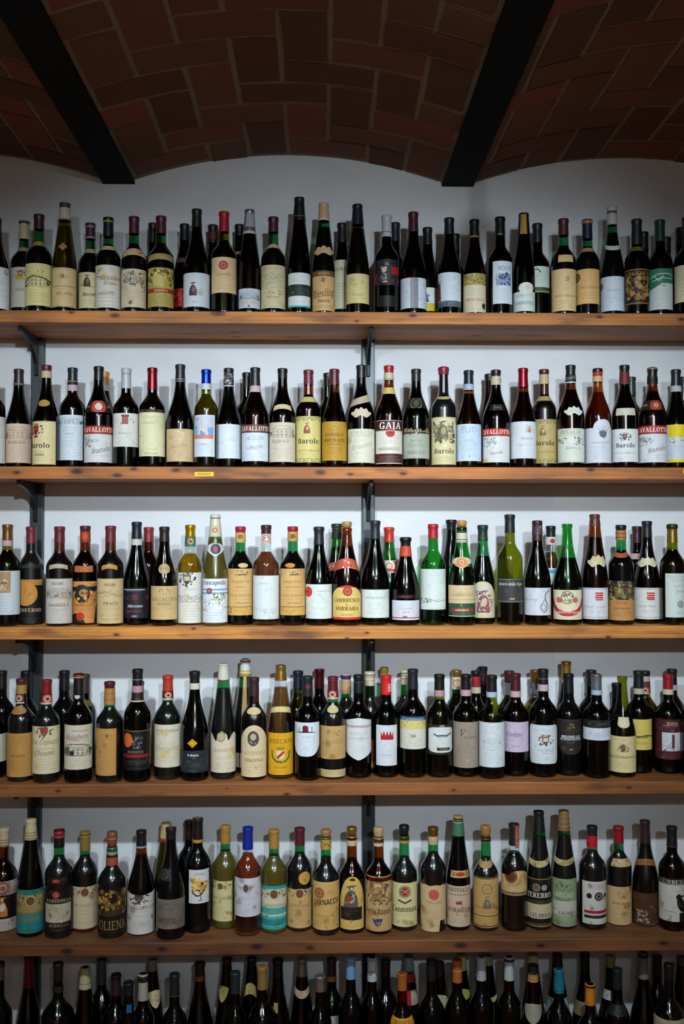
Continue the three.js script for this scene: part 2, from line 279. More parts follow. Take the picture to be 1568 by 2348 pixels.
    x.globalAlpha = 0.5; for (let i = 0; i < 5; i++) { x.fillRect(X + A * (0.08 + i * 0.19), Y + B * 0.48, A * 0.07, B * 0.14); x.fillRect(X + A * (0.08 + i * 0.19), Y + B * 0.72, A * 0.07, B * 0.2); }
    x.globalAlpha = 0.5; for (let i = 0; i < 22; i++) { x.beginPath(); x.moveTo(X + rnd() * A, Y + B * (0.12 + rnd() * 0.9)); x.lineTo(X + rnd() * A, Y + B * (0.3 + rnd() * 0.7)); x.globalAlpha = 0.22; x.stroke(); }
    x.globalAlpha = 0.7; for (const e of [-0.1, 1.1]) for (let i = 0; i < 9; i++) { x.beginPath(); x.arc(X + A * e + (rnd() - 0.5) * A * 0.2, Y + B * (0.5 + rnd() * 0.45), A * 0.05, 0, 7); x.fill(); } x.globalAlpha = 1;
  },
  p(x, w, h, a, b, s, col = '#333', col2) { // standing figure in a wide robe
    const X = a * w / 100, Y = b * h / 100, S = s * h / 100; x.fillStyle = col;
    x.beginPath(); x.ellipse(X, Y - S * 0.38, S * 0.1, S * 0.12, 0, 0, 7); x.fill();
    x.beginPath(); x.ellipse(X, Y - S * 0.45, S * 0.22, S * 0.035, -0.15, 0, 7); x.fill();
    x.beginPath(); x.moveTo(X - S * 0.12, Y - S * 0.26); x.quadraticCurveTo(X - S * 0.34, Y - S * 0.02, X - S * 0.3, Y + S * 0.48); x.lineTo(X + S * 0.28, Y + S * 0.48); x.quadraticCurveTo(X + S * 0.3, Y, X + S * 0.12, Y - S * 0.26); x.fill();
    x.fillStyle = col2 || '#999'; x.beginPath(); x.ellipse(X + S * 0.03, Y + S * 0.02, S * 0.13, S * 0.2, 0.2, 0, 7); x.fill();
    x.fillStyle = '#cdbfae'; x.beginPath(); x.arc(X + S * 0.02, Y - S * 0.36, S * 0.06, 0, 7); x.fill();
  },
  z(x, w, h, a, b, r, col, in1 = '#fff') { const X = a * w / 100, Y = b * h / 100, R = r * w / 100; x.fillStyle = col; for (let i = 0; i < 12; i++) { x.beginPath(); x.arc(X + Math.cos(i * 0.524) * R * 0.8, Y + Math.sin(i * 0.524) * R * 0.8, R * 0.28, 0, 7); x.fill(); } x.beginPath(); x.arc(X, Y, R * 0.85, 0, 7); x.fill(); x.strokeStyle = in1; x.lineWidth = R * 0.14; x.beginPath(); x.arc(X, Y, R * 0.5, 0, 7); x.stroke(); },
  f(x, w, h, i, col, lw = 1) { x.strokeStyle = col; x.lineWidth = lw * w / 100; x.strokeRect(i * w / 100, i * w / 100, w - 2 * i * w / 100, h - 2 * i * w / 100); },
  k(x, w, h, n, col = 'rgba(170,110,40,.22)') { x.fillStyle = col; for (let i = 0; i < n; i++) { const X = rnd() * w, Y = rnd() * h, R = w * (0.03 + rnd() * 0.12); for (let j = 0; j < 6; j++) { x.beginPath(); x.ellipse(X + (rnd() - 0.5) * R, Y + (rnd() - 0.5) * R, R * (0.3 + rnd() * 0.5), R * (0.2 + rnd() * 0.6), rnd() * 3, 0, 7); x.globalAlpha = 0.35; x.fill(); } } x.globalAlpha = 1; },
  v(x, w, h, y, col = '#6b5c33', s = 1) { x.strokeStyle = col; x.lineWidth = Math.max(1, w * 0.012); const Y = y * h / 100, R = w * 0.045 * s; for (let i = 0; i < 8; i++) { const X = w * (0.08 + i * 0.12); x.beginPath(); x.arc(X, Y, R, i % 2 ? 0 : 3.14, i % 2 ? 4.6 : 7.4); x.stroke(); x.beginPath(); x.arc(X + R, Y + (i % 2 ? -R : R) * 0.6, R * 0.5, 0, 5); x.stroke(); } },
  g(x, w, h, a, b, r, col) { const X = a * w / 100, Y = b * h / 100, R = r * w / 100; for (let i = 0; i < 5; i++) for (let j = 0; j <= 4 - i; j++) { x.fillStyle = col; x.globalAlpha = 0.6 + rnd() * 0.4; x.beginPath(); x.arc(X + (j - (4 - i) / 2) * R * 0.44, Y - R * 0.6 + i * R * 0.38, R * 0.24, 0, 7); x.fill(); } x.globalAlpha = 1; },
  a(x, w, h, col, ...p) { x.fillStyle = col; x.beginPath(); for (let i = 0; i < p.length; i += 2) x[i ? 'lineTo' : 'moveTo'](p[i] * w / 100, p[i + 1] * h / 100); x.fill(); },
  d(x, w, h, col, lw, ...p) { x.strokeStyle = col; x.lineWidth = lw * w / 100; x.lineCap = 'round'; x.beginPath(); for (let i = 0; i < p.length; i += 2) x[i ? 'lineTo' : 'moveTo'](p[i] * w / 100, p[i + 1] * h / 100); x.stroke(); },
  u(x, w, h, a, b, ww, col) { const X = a * w / 100, Y = b * h / 100, A = ww * w / 100; x.fillStyle = col; x.beginPath(); x.moveTo(X - A / 2, Y + A * 0.35); x.lineTo(X - A / 2, Y - A * 0.35); for (let i = 0; i < 4; i++) { x.lineTo(X - A / 2 + A * (i + 0.5) / 4, Y + A * 0.05); x.lineTo(X - A / 2 + A * (i + 1) / 4, Y - A * 0.35); } x.lineTo(X + A / 2, Y + A * 0.35); x.fill(); },
  w(x, w, h, y, col, n = 3) { x.strokeStyle = col; x.lineWidth = w * 0.02; for (let k = 0; k < n; k++) { x.beginPath(); for (let i = 0; i <= 24; i++) { const X = w * (0.12 + 0.76 * i / 24), Y = (y + k * 6) * h / 100 + Math.sin(i * 1.05) * h * 0.018; i ? x.lineTo(X, Y) : x.moveTo(X, Y); } x.stroke(); } },
  j(x, w, h, a, b, s, col) { const X = a * w / 100, Y = b * h / 100, S = s * h / 100; x.fillStyle = col; x.beginPath(); x.ellipse(X, Y, S * 0.2, S * 0.38, -0.35, 0, 7); x.fill(); x.beginPath(); x.arc(X - S * 0.13, Y - S * 0.38, S * 0.14, 0, 7); x.fill(); x.beginPath(); x.moveTo(X - S * 0.2, Y - S * 0.46); x.lineTo(X - S * 0.02 + S * 0.3, Y - S * 0.42); x.lineTo(X - S * 0.1, Y - S * 0.32); x.fill(); x.beginPath(); x.moveTo(X, Y + S * 0.2); x.lineTo(X + S * 0.3, Y + S * 0.62); x.lineTo(X + S * 0.18, Y + S * 0.1); x.fill(); },
  n(x, w, h, a, b, ww, hh, n, ...cols) { for (let i = 0; i < n; i++) { x.fillStyle = cols[i % cols.length]; const X = (+a + rnd() * ww) * w / 100, Y = (+b + rnd() * hh) * h / 100, R = Math.min(ww * w, hh * h) / 100 * (0.05 + rnd() * 0.11); x.beginPath(); x.ellipse(X, Y, R, R * (0.3 + rnd() * 0.7), rnd() * 3, 0, 7); x.fill(); } },
};
function draw(x, c) {
  reseed(c.sd * 977 + 13); x.save(); x.translate(c.x, c.y); x.beginPath(); x.rect(-2, -2, c.w + 4, c.h + 4); x.clip();
  x.fillStyle = c.bg; x.fillRect(-2, -2, c.w + 4, c.h + 4);
  for (const op of (c.art || '').split(';')) { if (!op) continue; let [f, ...a] = op.split('|'); if (f === 'a' || f === 'd') a = a.join(',').split(',').filter((v) => v !== '' && v !== 'x'); if (!OPS[f]) throw new Error('no label op ' + op); OPS[f](x, c.w, c.h, ...a.map((v) => (v !== '' && !isNaN(v) ? +v : v))); x.globalAlpha = 1; }
  if (c.old) OPS.k(x, c.w, c.h, 7, 'rgba(110,70,25,.34)');
  for (let i = 0; i < 60; i++) { x.fillStyle = i % 2 ? 'rgba(90,70,30,.05)' : 'rgba(255,250,235,.05)'; x.beginPath(); x.arc(rnd() * c.w, rnd() * c.h, c.w * (0.01 + rnd() * 0.06), 0, 7); x.fill(); }
  x.restore();
}

// ---------------------------------------------------------------- bottles
const KIND = { x: [0.575, 0.752, 1.25, 1], y: [0.555, 0.727, 1.25, 1], m: [0.5, 0.69, 1.3, 1], u: [0.42, 0.83, 0.85, 0.8], b: [0.5, 0.82, 0.95, 0.85], f: [0.42, 0.94, 0.85, 0.45], s: [0.4, 0.86, 0.88, 0.75] };
function outline(kind, H, R, rn) {
  const [hs, hn, a, mix] = KIND[kind], p = [[0, 0.006], [R * 0.5, 0.004], [R * 0.82, 0], [R * 0.93, 0.0012], [R * 0.985, 0.005], [R, 0.011], [R, H * hs * 0.5], [R, H * hs]];
  const rb = rn * 1.1, n = 16;
  for (let i = 1; i <= n; i++) { const t = i / n, s = mix * 0.5 * (1 + Math.cos(Math.PI * t ** a)) + (1 - mix) * (1 - t); p.push([rb + (R - rb) * s, H * (hs + (hn - hs) * t)]); }
  const lip = kind === 's' ? 0.0022 : 0.0013;
  if (hn < 0.9) p.push([rn, H * 0.92]);
  p.push([rn, H - 0.0125], [rn + lip, H - 0.0115], [rn + lip, H - 0.003], [rn + lip * 0.4, H - 0.0006], [rn * 0.7, H], [0, H]);
  return p;
}
function radiusAt(p, y) { for (let i = 6; i < p.length - 1; i++) if (y <= p[i + 1][1]) { const [r0, a] = p[i], [r1, b] = p[i + 1]; return r0 + (r1 - r0) * Math.max(0, Math.min(1, (y - a) / (b - a || 1))); } return p[p.length - 3][0]; }
const lathe = (pts, seg = 36) => new THREE.LatheGeometry(pts.map(([r, y]) => new THREE.Vector2(Math.max(r, 0), y)), seg);
function glassMat(r, g, b, rough = 0.13, more = {}) { return new THREE.MeshPhysicalMaterial({ color: new THREE.Color().setRGB(r, g, b), roughness: rough, transmission: 1, thickness: 0, ior: 1.5, side: THREE.DoubleSide, ...more }); }
const GLASS = {
  green: glassMat(0.16, 0.52, 0.27), dgreen: glassMat(0.07, 0.2, 0.1), bright: glassMat(0.11, 0.5, 0.14), olive: glassMat(0.42, 0.44, 0.08), dolive: glassMat(0.16, 0.17, 0.04),
  brown: glassMat(0.42, 0.17, 0.05), dbrown: glassMat(0.2, 0.08, 0.04), amber: glassMat(0.62, 0.27, 0.05), clear: glassMat(0.86, 0.9, 0.88),
  dustgreen: glassMat(0.16, 0.5, 0.26, 0.26), dustbrown: glassMat(0.36, 0.15, 0.06, 0.3), dustolive: glassMat(0.36, 0.38, 0.12, 0.26),
  fullred: std(0x040605, 0.13), fullreddusty: std(0x0b0e0d, 0.24, { clearcoat: 0.7, clearcoatRoughness: 0.12 }), fullolive: std(0x4c4616, 0.24, { clearcoat: 0.7, clearcoatRoughness: 0.12 }),
  black: std(0x050607, 0.13), dustblack: std(0x0c0d0e, 0.3, { clearcoat: 0.6, clearcoatRoughness: 0.12 }),
};
const WINE = {
  red: std(0x070405, 0.25), olive: std(new THREE.Color().setRGB(0.8, 0.26, 0.03), 0.35), white: glassMat(0.62, 0.5, 0.08, 0.02), gold: glassMat(0.72, 0.5, 0.03, 0.02), rose: glassMat(0.6, 0.22, 0.1, 0.02), pink: glassMat(0.5, 0.24, 0.14, 0.02), tea: glassMat(0.5, 0.3, 0.12, 0.05),
};
const foil = new Map();
function capMat(c) { if (!foil.has(c)) { const m = c.startsWith('!'); foil.set(c, std(m ? c.slice(1) : c, m ? 0.3 : 0.42, { metalness: m ? 0.75 : 0, clearcoat: m ? 0 : 0.15, clearcoatRoughness: 0.3 })); } return foil.get(c); }
const SHAPES = { // top and bottom edge (0 at the foot, 1 at the head) across the label, u from 0 to 1
  rect: () => [1, 0], arch: (u) => [1 - 0.3 * (2 * u - 1) ** 2, 0], dome: (u) => [1 - 0.42 * Math.abs(2 * u - 1) ** 2.4, 0],
  bump: (u) => [u > 0.36 && u < 0.94 ? 0.8 + 0.2 * Math.sqrt(Math.max(0, 1 - ((u - 0.65) / 0.29) ** 2)) : 0.8, 0],
  shield: (u) => [1, 0.34 * Math.abs(2 * u - 1) ** 3.2], hex: (u) => [1 - 0.08 * Math.abs(2 * u - 1), 0.2 * Math.abs(2 * u - 1) ** 1.2],
  scallop: (u) => { const m = Math.abs(u - 0.45); return [m < 0.16 ? 1 - m * 0.6 : 0.84 + 0.09 * Math.cos((m - 0.16) * 14 + 3.14) + Math.max(0, u - 0.8) * 0.5, 0]; },
  torn: (u) => [0.9 + 0.1 * noise.noise(u * 9, 3.1, 0.7) + 0.05 * noise.noise(u * 27, 1.1, 4), 0.0], tornfoot: (u) => [1 - 0.04 * noise.noise(u * 6, 1, 1), u > 0.68 && u < 0.9 ? 0.24 : u >= 0.9 ? 0.1 : 0],
  oval: (u) => { const s = Math.sqrt(Math.max(0, 1 - (2 * u - 1) ** 2)) / 2; return [0.5 + s, 0.5 - s]; },
  cresc: (u) => { const q = (2 * u - 1) ** 2; return [0.62 + 0.38 * q - (q > 0.92 ? 0.1 : 0), 0.5 * q]; }, flower: (u) => { const q = Math.abs(2 * u - 1); return [1 - 0.5 * q ** 2 + 0.1 * Math.cos(u * 25), 0.12 + 0.14 * Math.cos(u * 12.6) + 0.1 * q]; },
  curved: (u) => { const q = (2 * u - 1) ** 2; return [1 - 0.28 * q, 0.3 * (1 - q)]; }, diamond: (u) => { const q = Math.abs(2 * u - 1); return [1 - q * 0.5, q * 0.5]; }, sash: (u) => [0.5 + 0.5 * u, 0.5 * u],
  notch: (u) => { const q = (2 * u - 1) ** 2; return [0.93 + 0.07 * q, 0]; }, cut: (u) => { const q = Math.max(0, Math.abs(2 * u - 1) - 0.84) / 0.16; return [1 - 0.1 * q, 0.12 * q]; }, plaque: (u) => { const q = Math.abs(2 * u - 1); return [1 - 0.1 * q ** 4, 0.12 * q ** 5]; }, point: (u) => { const q = Math.abs(2 * u - 1); return [1 - 0.12 * q, 0.72 * q ** 1.6]; },
  shieldneck: (u) => { const q = Math.abs(2 * u - 1); return [0.75 + 0.25 * Math.cos(q * 1.57), 0.55 * q]; },
};
function patch(p, y0, y1, a0, a1, shape, lift, uvc, flat) {
  const nu = 28, nv = flat ? 2 : 8, pos = [], uv = [], idx = [], f = SHAPES[shape] || SHAPES.rect;
  for (let i = 0; i <= nu; i++) { const u = i / nu, [tp, bt] = f(u), an = a0 + (a1 - a0) * u;
    for (let j = 0; j <= nv; j++) { const v = bt + (tp - bt) * j / nv, y = y0 + (y1 - y0) * v, r = radiusAt(p, y) + lift; pos.push(Math.sin(an) * r, y, Math.cos(an) * r); uv.push(uvc ? (uvc.x + 0.5 + u * (uvc.w - 1)) / 2048 : u, uvc ? 1 - (uvc.y + 0.5 + (1 - v) * (uvc.h - 1)) / 2048 : v); } }
  for (let i = 0; i < nu; i++) for (let j = 0; j < nv; j++) { const k = i * (nv + 1) + j; idx.push(k, k + nv + 1, k + 1, k + 1, k + nv + 1, k + nv + 2); }
  const g = new THREE.BufferGeometry(); g.setAttribute('position', new THREE.Float32BufferAttribute(pos, 3)); g.setAttribute('uv', new THREE.Float32BufferAttribute(uv, 2)); g.setIndex(idx); g.computeVertexNormals(); return g;
}
const paper = new Map();
const paperMat = (c) => { if (!paper.has(c)) paper.set(c, std(c, 0.6, { side: THREE.DoubleSide })); return paper.get(c); };
const SHELF_NAME = ['top shelf', 'second shelf', 'middle shelf', 'fourth shelf', 'fifth shelf', 'bottom row'];
const BOTTLES = [];
// one bottle: where the photograph shows it (x, top: pixels), its kind, glass, capsule and labels (heights as pixels on its front)
function B(row, x, top, kind, o, d) { BOTTLES.push({ row, x, top, kind: kind === 'x' && row === 0 ? 'y' : kind, w: 58, z: 0.185, g: 'dgreen', c: '#141416', ...o, d, n: o.n || [], L: o.L || [] }); }

// ---- top shelf
B(0, -9, 501, 'u', { w: 60, c: '#1a1c1e', cl: 545, L: [[610, 706, '#dfe3e6', 'n|66|6|26|14|20|#667|#99a;l|40|70|3|#778']] }, 'white-labelled dark bottle cut by the picture border, next to the cream-capped one');
B(0, 55, 507, 'x', { w: 60, z: 0.12, g: 'green', c: '#cdb992', cl: 547, n: [[506, 512, '#4a3326']], L: [[566, 576, '#a08d68', '', { sh: 'rect' }], [612, 704, '#c9bcae', 'c|40|18|13|#3a3026|#c9a513;r|28|22|22|9|#c8a412;t|Bolgheri|44|56|8|#6a5a55|i;l|80|92|3|#776']] }, 'cream-capped green bottle with pale label bearing a black and yellow crest');
B(0, 89, 493, 'x', { w: 59, g: 'green', c: '#3c181f', cl: 524, L: [[552, 567, '#a98a3a', 'l|50|50|1|#5a3a10', { sh: 'curved' }], [603, 700, '#e3d98f', 'n|14|12|52|16|16|#c99a3a|#d8b860;b|12|24|62|30|#3c2c24;d|#2c2420|3|10,38,34,30,58,33,88,41;n|8|46|50|12|14|#fff8e0|#8a7a4a;n|50|50|30|10|6|#a86a2a|#c99440;l|72|92|5|#7a6a30|80']] }, 'maroon-capped bottle with bright yellow label picturing a house with a dark roof');
B(0, 148, 465, 'f', { w: 55, g: 'olive', wine: 'white', c: '#cfc5b4', cl: 504, n: [[464, 475, '#34443c'], [500, 504, '#9a8f80']], L: [[556, 574, '#a5763a', 'f|8|#d0a850|5;n|20|20|60|60|6|#7a4a20', { x0: 134, x1: 154, sh: 'diamond' }], [613, 703, '#d8bd8a', 'f|4|#a6763e|1;c|45|22|9|#8a6240|#b04a30;t|Gewurztraminer|50|47|8|#7a5230;l|55|90|7|#8a5a30|84;t|Alto Adige|50|66|9|#7a4a28']] }, 'slim white-capped green bottle with a diamond neck sticker and tan label');
B(0, 207, 513, 'x', { w: 54, z: 0.115, g: 'green', c: '#4c1a2c', cl: 546, n: [[517, 520, '#9a8a90'], [542, 546, '#9a8a90']], L: [[570, 580, '#b89768', '', {}], [624, 706, '#dccf9c', 'p|40|24|34|#453a2a|#7a6a50;n|20|30|60|14|18|#5a4c38|#a08c60;t|Barolo|50|62|13|#4a3c22|I;l|80|93|3|#776440|85']] }, 'small maroon-capped bottle with cream label of black figures, tucked behind its neighbours');
B(0, 248, 500, 'x', { w: 57, g: 'green', c: '#15161c', cl: 541, n: [[505, 508, '#b59a4a']], L: [[562, 573, '#c3ad84', '', {}], [607, 705, '#dcd6c8', 'n|4|12|22|18|16|#4a443c|#8a6a50;t|Brunate|60|30|14|#6a5e50|i;t|Rosso|58|42|12|#7a6c58|i;l|62|70|2|#6a5a48;t|Piemonte|42|66|9|#5a4a3a|i|6;l|76|94|3|#6a5a48|86;k|5|rgba(206,140,40,.28)']] }, 'black-capped bottle with a gold rim line and stained cream label in script');
B(0, 307, 498, 'x', { w: 57, g: 'green', c: '#4a1a26', cl: 534, L: [[567, 592, '#c9a878', 'n|4|10|90|70|20|#8a3a20|#7a5a30|#d8c090|#b0502a;o|50|45|17|#cfae80', { sh: 'curved' }], [616, 704, '#d3c3a4', 'n|8|8|82|26|60|#5c5348|#8c8272|#a89c88;b|25|14|50|24|#55504a;r|38|38|18|4|#2f63a8;r|42|42|14|4|#c8a820;n|4|42|24|14|12|#6a5a38|#8a4a20;n|72|38|22|18|12|#b0562a|#7a4a20;l|58|78|5|#7a6248|70;c|40|88|7|#5a3020|#7a3a20']] }, 'maroon-capped bottle with an autumn-vine collar and a castle label with a blue spot');
B(0, 369, 497, 'x', { w: 59, g: 'green', c: '#4c1a25', cl: 534, L: [[580, 600, '#a08b52', 'n|10|20|80|60|14|#5a4a28|#c8b880', { sh: 'curved' }], [613, 703, '#b3a052', 'n|6|6|86|40|60|#5c4c22|#d8c878|#7a6830;o|42|32|18|#c8b868;r|4|53|92|11|#9a3024;t|RISERVA|50|58.5|8|#e0c890|b;l|72|92|5|#5a4a20|80']] }, 'maroon-capped bottle with olive-gold label crossed by a thin red band');
B(0, 351, 513, 'x', { w: 54, z: 0.055, c: '#121314', cl: 555 }, 'plain black bottle whose neck shows behind the olive-gold labelled one');
B(0, 423, 515, 'u', { w: 56, z: 0.085, g: 'dbrown', c: '#101216', cl: 550, L: [[590, 602, '#4a2a2a', 'n|10|10|80|80|12|#8a5a5a|#5a3a3a', {}], [661, 703, '#a81c20', 'n|5|8|50|80|10|#5a0e12|#d03030', {}]] }, 'black-capped bottle with a crimson label peeping out between two front bottles');
B(0, 451, 481, 'u', { w: 61, g: 'dolive', wine: 'red', c: '#15170f', cl: 520, L: [[625, 703, '#d5dce2', 'l|8|14|2|#88919c|74;p|40|48|40|#4a3438|#8a6a70;a|#b9bfc6,x,|50,48,66,52,70,66,50,66;n|54|44|18|20|14|#b4bac2|#c2c8ce;t|ROSE|46|86|7|#8890a0']] }, 'dark bottle with white label showing a small woman in a wide hat');
B(0, 488, 517, 'x', { w: 54, z: 0.075, c: '#121418', cl: 556, n: [], L: [[531, 548, '#5a2420', 'n|10|10|80|80|10|#a04030|#30201c', { x0: 482, x1: 499 }]] }, 'black-capped bottle with a dull red neck sticker behind the red-capped one');
B(0, 513.5, 487, 'x', { w: 58, g: 'olive', wine: 'red', c: '#a01424', cl: 530, L: [[589, 671, '#e0c494', 'z|48|23|13|#b03a28|#e0b090;t|Caparzo|48|48|10|#b05038|i;l|58|60|2|#b08a5a|20;l|80|88|2|#a08050|60']] }, 'bright red capped olive bottle with peach label high up and a red seal');
B(0, 549, 516, 'u', { w: 54, z: 0.085, c: '#121317', cl: 540, L: [[576, 583, '#a86a50', '', {}], [631, 706, '#8f959a', 'l|30|70|4|#667', {}]] }, 'black-capped bottle with a salmon shoulder strip behind the silver-capped slim one');
B(0, 572, 482, 'f', { w: 50, g: 'dbrown', c: '!#9a9ca2', cl: 532, n: [[530, 536, '#c8c0bc']], L: [[487, 520, '#a6a8ae', 'n|30|10|40|70|10|#8a3040|#707480', { x0: 564, x1: 582 }], [661, 706, '#cdd5de', 'b|22|14|58|40|#5a646c;m|40|62|#77828c|30;r|18|68|64|5|#d8b84a;l|80|88|2|#667|60;o|48|90|4|#8a4a40']] }, 'slim silver-capped dark bottle with a low white label engraved with a villa');
B(0, 626.5, 499, 'x', { w: 56, g: 'green', c: '#46182a', cl: 531, L: [[558, 572, '#c6b285', 'l|50|50|1|#7a6a40', { sh: 'curved' }], [607, 706, '#d9cda2', 'l|6|10|2|#a05040|60;m|16|36|#6a6456|80;m|34|55|#8a8474|90;n|20|58|20|10|8|#4a4a44|#333;n|38|58|18|12|8|#c86a3a|#b05030;n|60|58|20|10|8|#4a4a44|#222;t|Rubesco|50|74|8|#8a5040|i;l|80|95|4|#6a6048|84;k|4']] }, 'maroon-capped bottle with a yellowed label engraved with hills above an orange crest');
B(0, 686, 454, 'f', { w: 52, g: 'dolive', wine: 'red', c: '#0d1418', cl: 504, n: [[494, 496, '#55646a']], L: [[625, 704, '#dfe6e6', 'l|22|25|2|#99a4a4|60;r|0|34|100|33|#25382c;n|0|36|100|28|26|#4c5a2a|#1c3030|#6a6c3a|#33504a;l|84|84|1|#8a9a9a|30;r|0|95|100|5|#3ab0b8']] }, 'tallest black flute with a white label split by a dark green strip');
B(0, 742, 467, 'f', { w: 52, g: 'green', c: '#cdb08a', cl: 504, n: [[500, 505, '#e0cfae']], L: [[564, 585, '#d0b486', 'n|30|30|40|40|8|#4a4030|#8a6a40;l|80|80|1|#8a4a30', { sh: 'flower' }], [620, 712, '#d6ac72', 'r|0|0|100|14|#6a5030;t|MOSEL|50|8|8|#c8a868|b;c|48|24|9|#5a4a30|#a07a40;t|Riesling|50|56|24|#4a3418|i|8;t|ITALICO|50|76|8|#3a2a18|N;l|88|92|2|#4a3418|90']] }, 'cream-capped flute bottle with a wavy collar and peach label in large black script');
B(0, 784, 513, 'u', { w: 55, z: 0.095, g: 'dgreen', c: '#10161e', cl: 555, L: [[593, 708, '#d8d2b4', 'n|4|14|24|10|8|#3a382c|#6a6450;t|TORRE|50|20|10|#4a4632;l|50|80|6|#8a8468']] }, 'navy-capped bottle with a tall cream label half hidden behind the peach-labelled flute');
B(0, 819.5, 470, 'f', { w: 54, g: 'olive', wine: 'red', c: '#121a26', cl: 514, L: [[627, 695, '#e0cf90', 'c|34|22|8|#b8a468|#c8b478;t|Muller|40|36|8|#9a8850|i;l|66|68|2|#8a7a48|80;t|Valdadige|50|72|8|#8a7a48|i;l|84|84|1|#8a7a48|70']] }, 'navy-capped olive flute bottle with a plain pale yellow label');
B(0, 886.5, 495, 'x', { w: 56, g: 'dolive', wine: 'red', c: '#b4b9be', cl: 542, n: [[530, 532, '#62666a']], L: [[594, 653, '#25262a', 'r|64|28|36|30|#b02226;a|#a01c20,x|0,64,14,52,14,90,0,90;r|88|72|12|16|#901c20;t|32|50|18|14|#c8b890|b;n|32|28|18|60|26|#c8b8ac|#a89890|#d8c8bc;o|42|40|8|#c8b4a8;n|26|62|24|24|16|#b8a69a|#d0c0b4;r|38|84|14|6|#c8b070'], [677, 703, '#0c0d0e', 'n|44|6|14|80|9|#c8b81c|#a8980c', { x0: 868, x1: 905 }]] }, 'white-capped bottle with black label showing a pale seated figure on red shapes');
B(0, 906, 512, 'x', { w: 54, z: 0.06, c: '#121c26', cl: 552 }, 'navy-capped bottle behind the white-capped one');
B(0, 947.5, 488, 'u', { w: 60, g: 'dolive', wine: 'red', c: '#451220', cl: 530, L: [[636, 706, '#d3dbe2', 'r|42|0|22|100|#85868e;r|46|0|3|100|#b0b2ba;d|#5a6068|1.5|10,36,16,26,20,24;l|62|62|1|#7a828a|16|14;t|FANTINEL|80|70|6|#99a']] }, 'maroon-capped dark bottle with white label divided by a grey vertical stripe');
B(0, 980, 523, 'u', { w: 50, z: 0.095, g: 'dolive', c: '#141210', cl: 560, L: [[659, 713, '#e2e6e2', 'a|#28509a,x|22,6,44,62,2,62;n|8|26|34|34|12|#23468c;r|0|66|100|34|#d8c230;l|80|80|1|#8a7a20', { x0: 968, x1: 1001 }]] }, 'small half-hidden dark bottle with a blue tree on white and yellow');
B(0, 1030, 501, 'u', { w: 54, c: '#10161e', cl: 536, L: [[624, 689, '#d2dce4', 'n|2|22|20|76|22|#8a3030|#a84a44|#6a2a2c;a|#7a2c2e,x|0,40,8,24,12,40,18,34,20,98,0,98;l|46|58|3|#99a4b0|44|64'], [689, 703, '#4e6068', 'l|50|50|1|#8a9aa4|50|70']] }, 'navy-capped black bottle, white label with red edge over a slate strip');
B(0, 1043, 538, 'x', { w: 52, z: 0.06, c: '#141416', cl: 575 }, 'short black bottle almost hidden behind the white-labelled bottle with the slate strip');
B(0, 1087.5, 505, 'u', { w: 53, g: 'dbrown', c: '#16140f', cl: 541, n: [[540, 544, '#8a7a30']], L: [[626, 715, '#dcd0b0', 'r|0|0|100|30|#a8954e;n|0|2|100|27|40|#8a7836|#c8b878|#6a5a2a;t|TEROLDEGO|50|68|10|#b03c30|n;l|42|56|4|#a09270|80;o|84|84|8|#2a2724|10;l|92|94|2|#8a7c5a;n|36|82|20|6|5|#d8a83a']] }, 'black-capped bottle with a map-topped cream label, red lettering and black oval seal');
B(0, 1146.5, 499, 'x', { w: 56, g: 'dolive', wine: 'red', c: '#141a16', cl: 536, L: [[534, 540, '#141a16', 't|DOC|50|50|70|#b8c0bc|N', { x0: 1138, x1: 1156 }], [598, 696, '#d3dde4', 't|RÖCK|54|17|13|#6a7478|n;r|16|29|70|28|#8aa2c0;n|16|30|70|26|30|#4a5a80|#c0d0e0|#303a5c|#7a9ac0;l|66|90|6|#a0acb4|70', { x0: 1130, x1: 1173 }]] }, 'black-capped bottle with a narrow white label picturing blue water');
B(0, 1201, 490, 'f', { w: 50, c: '#14100e', cl: 537, L: [[491, 537, '#b08a3a', 'n|10|2|80|96|18|#6a4a18|#d8b860', { x0: 1194, x1: 1207 }], [668, 713, '#d2dad4', 't|Kerner|36|22|14|#7a867e|i;w|52|#7a9aa8|3', {}], [647, 672, '#e0e2dc', 'n|44|20|24|60|10|#d88a30|#e8b060|#c86a20;q|50|50|46|#555|3', { x0: 1188, x1: 1222, sh: 'oval' }]] }, 'slim black flute with a gold cap strip and a small white oval');
B(0, 1232, 514, 'x', { w: 57, z: 0.115, c: '#0e1c16', cl: 555, L: [[610, 670, '#ccd6ca', 'd|#222a26|3|22,26,38,12,52,12,60,24;l|36|62|6|#8a968c|60;r|0|80|100|14|#3a4a1e;l|87|87|1|#a8a858|70;r|0|94|100|6|#86a070']] }, 'green-capped bottle with pale label, mountain mark and dark green lower stripe');
B(0, 1292, 503, 'x', { w: 56, g: 'green', c: '#47181f', cl: 538, L: [[583, 600, '#d3b478', 'l|40|60|2|#8a6a3a', { x0: 1280, x1: 1313 }], [616, 712, '#dcbf8a', 'n|0|6|7|80|20|#8a6a40|#a07c4c;t|B|62|24|16|#7a5c38|i;l|40|44|2|#b0905c|30|60;t|Bricco Manzoni|58|64|8|#8a6840|i;l|76|92|3|#8a6c44|80']] }, 'maroon-capped bottle with a small square tan sticker above its peach label');
B(0, 1346.5, 505, 'x', { w: 54, g: 'green', c: '#161e32', cl: 546, n: [[505, 511, '#a8823a']], L: [[567, 577, '#a68a5c', '', {}], [616, 696, '#d8ae6e', 'z|12|22|14|#6a5230|#c8a040;t|Pio Cesare|58|52|12|#8a6434|i;l|70|84|3|#8a6434|66|58']] }, 'navy-capped bottle with gold rim and orange-tan label with a brown rosette');
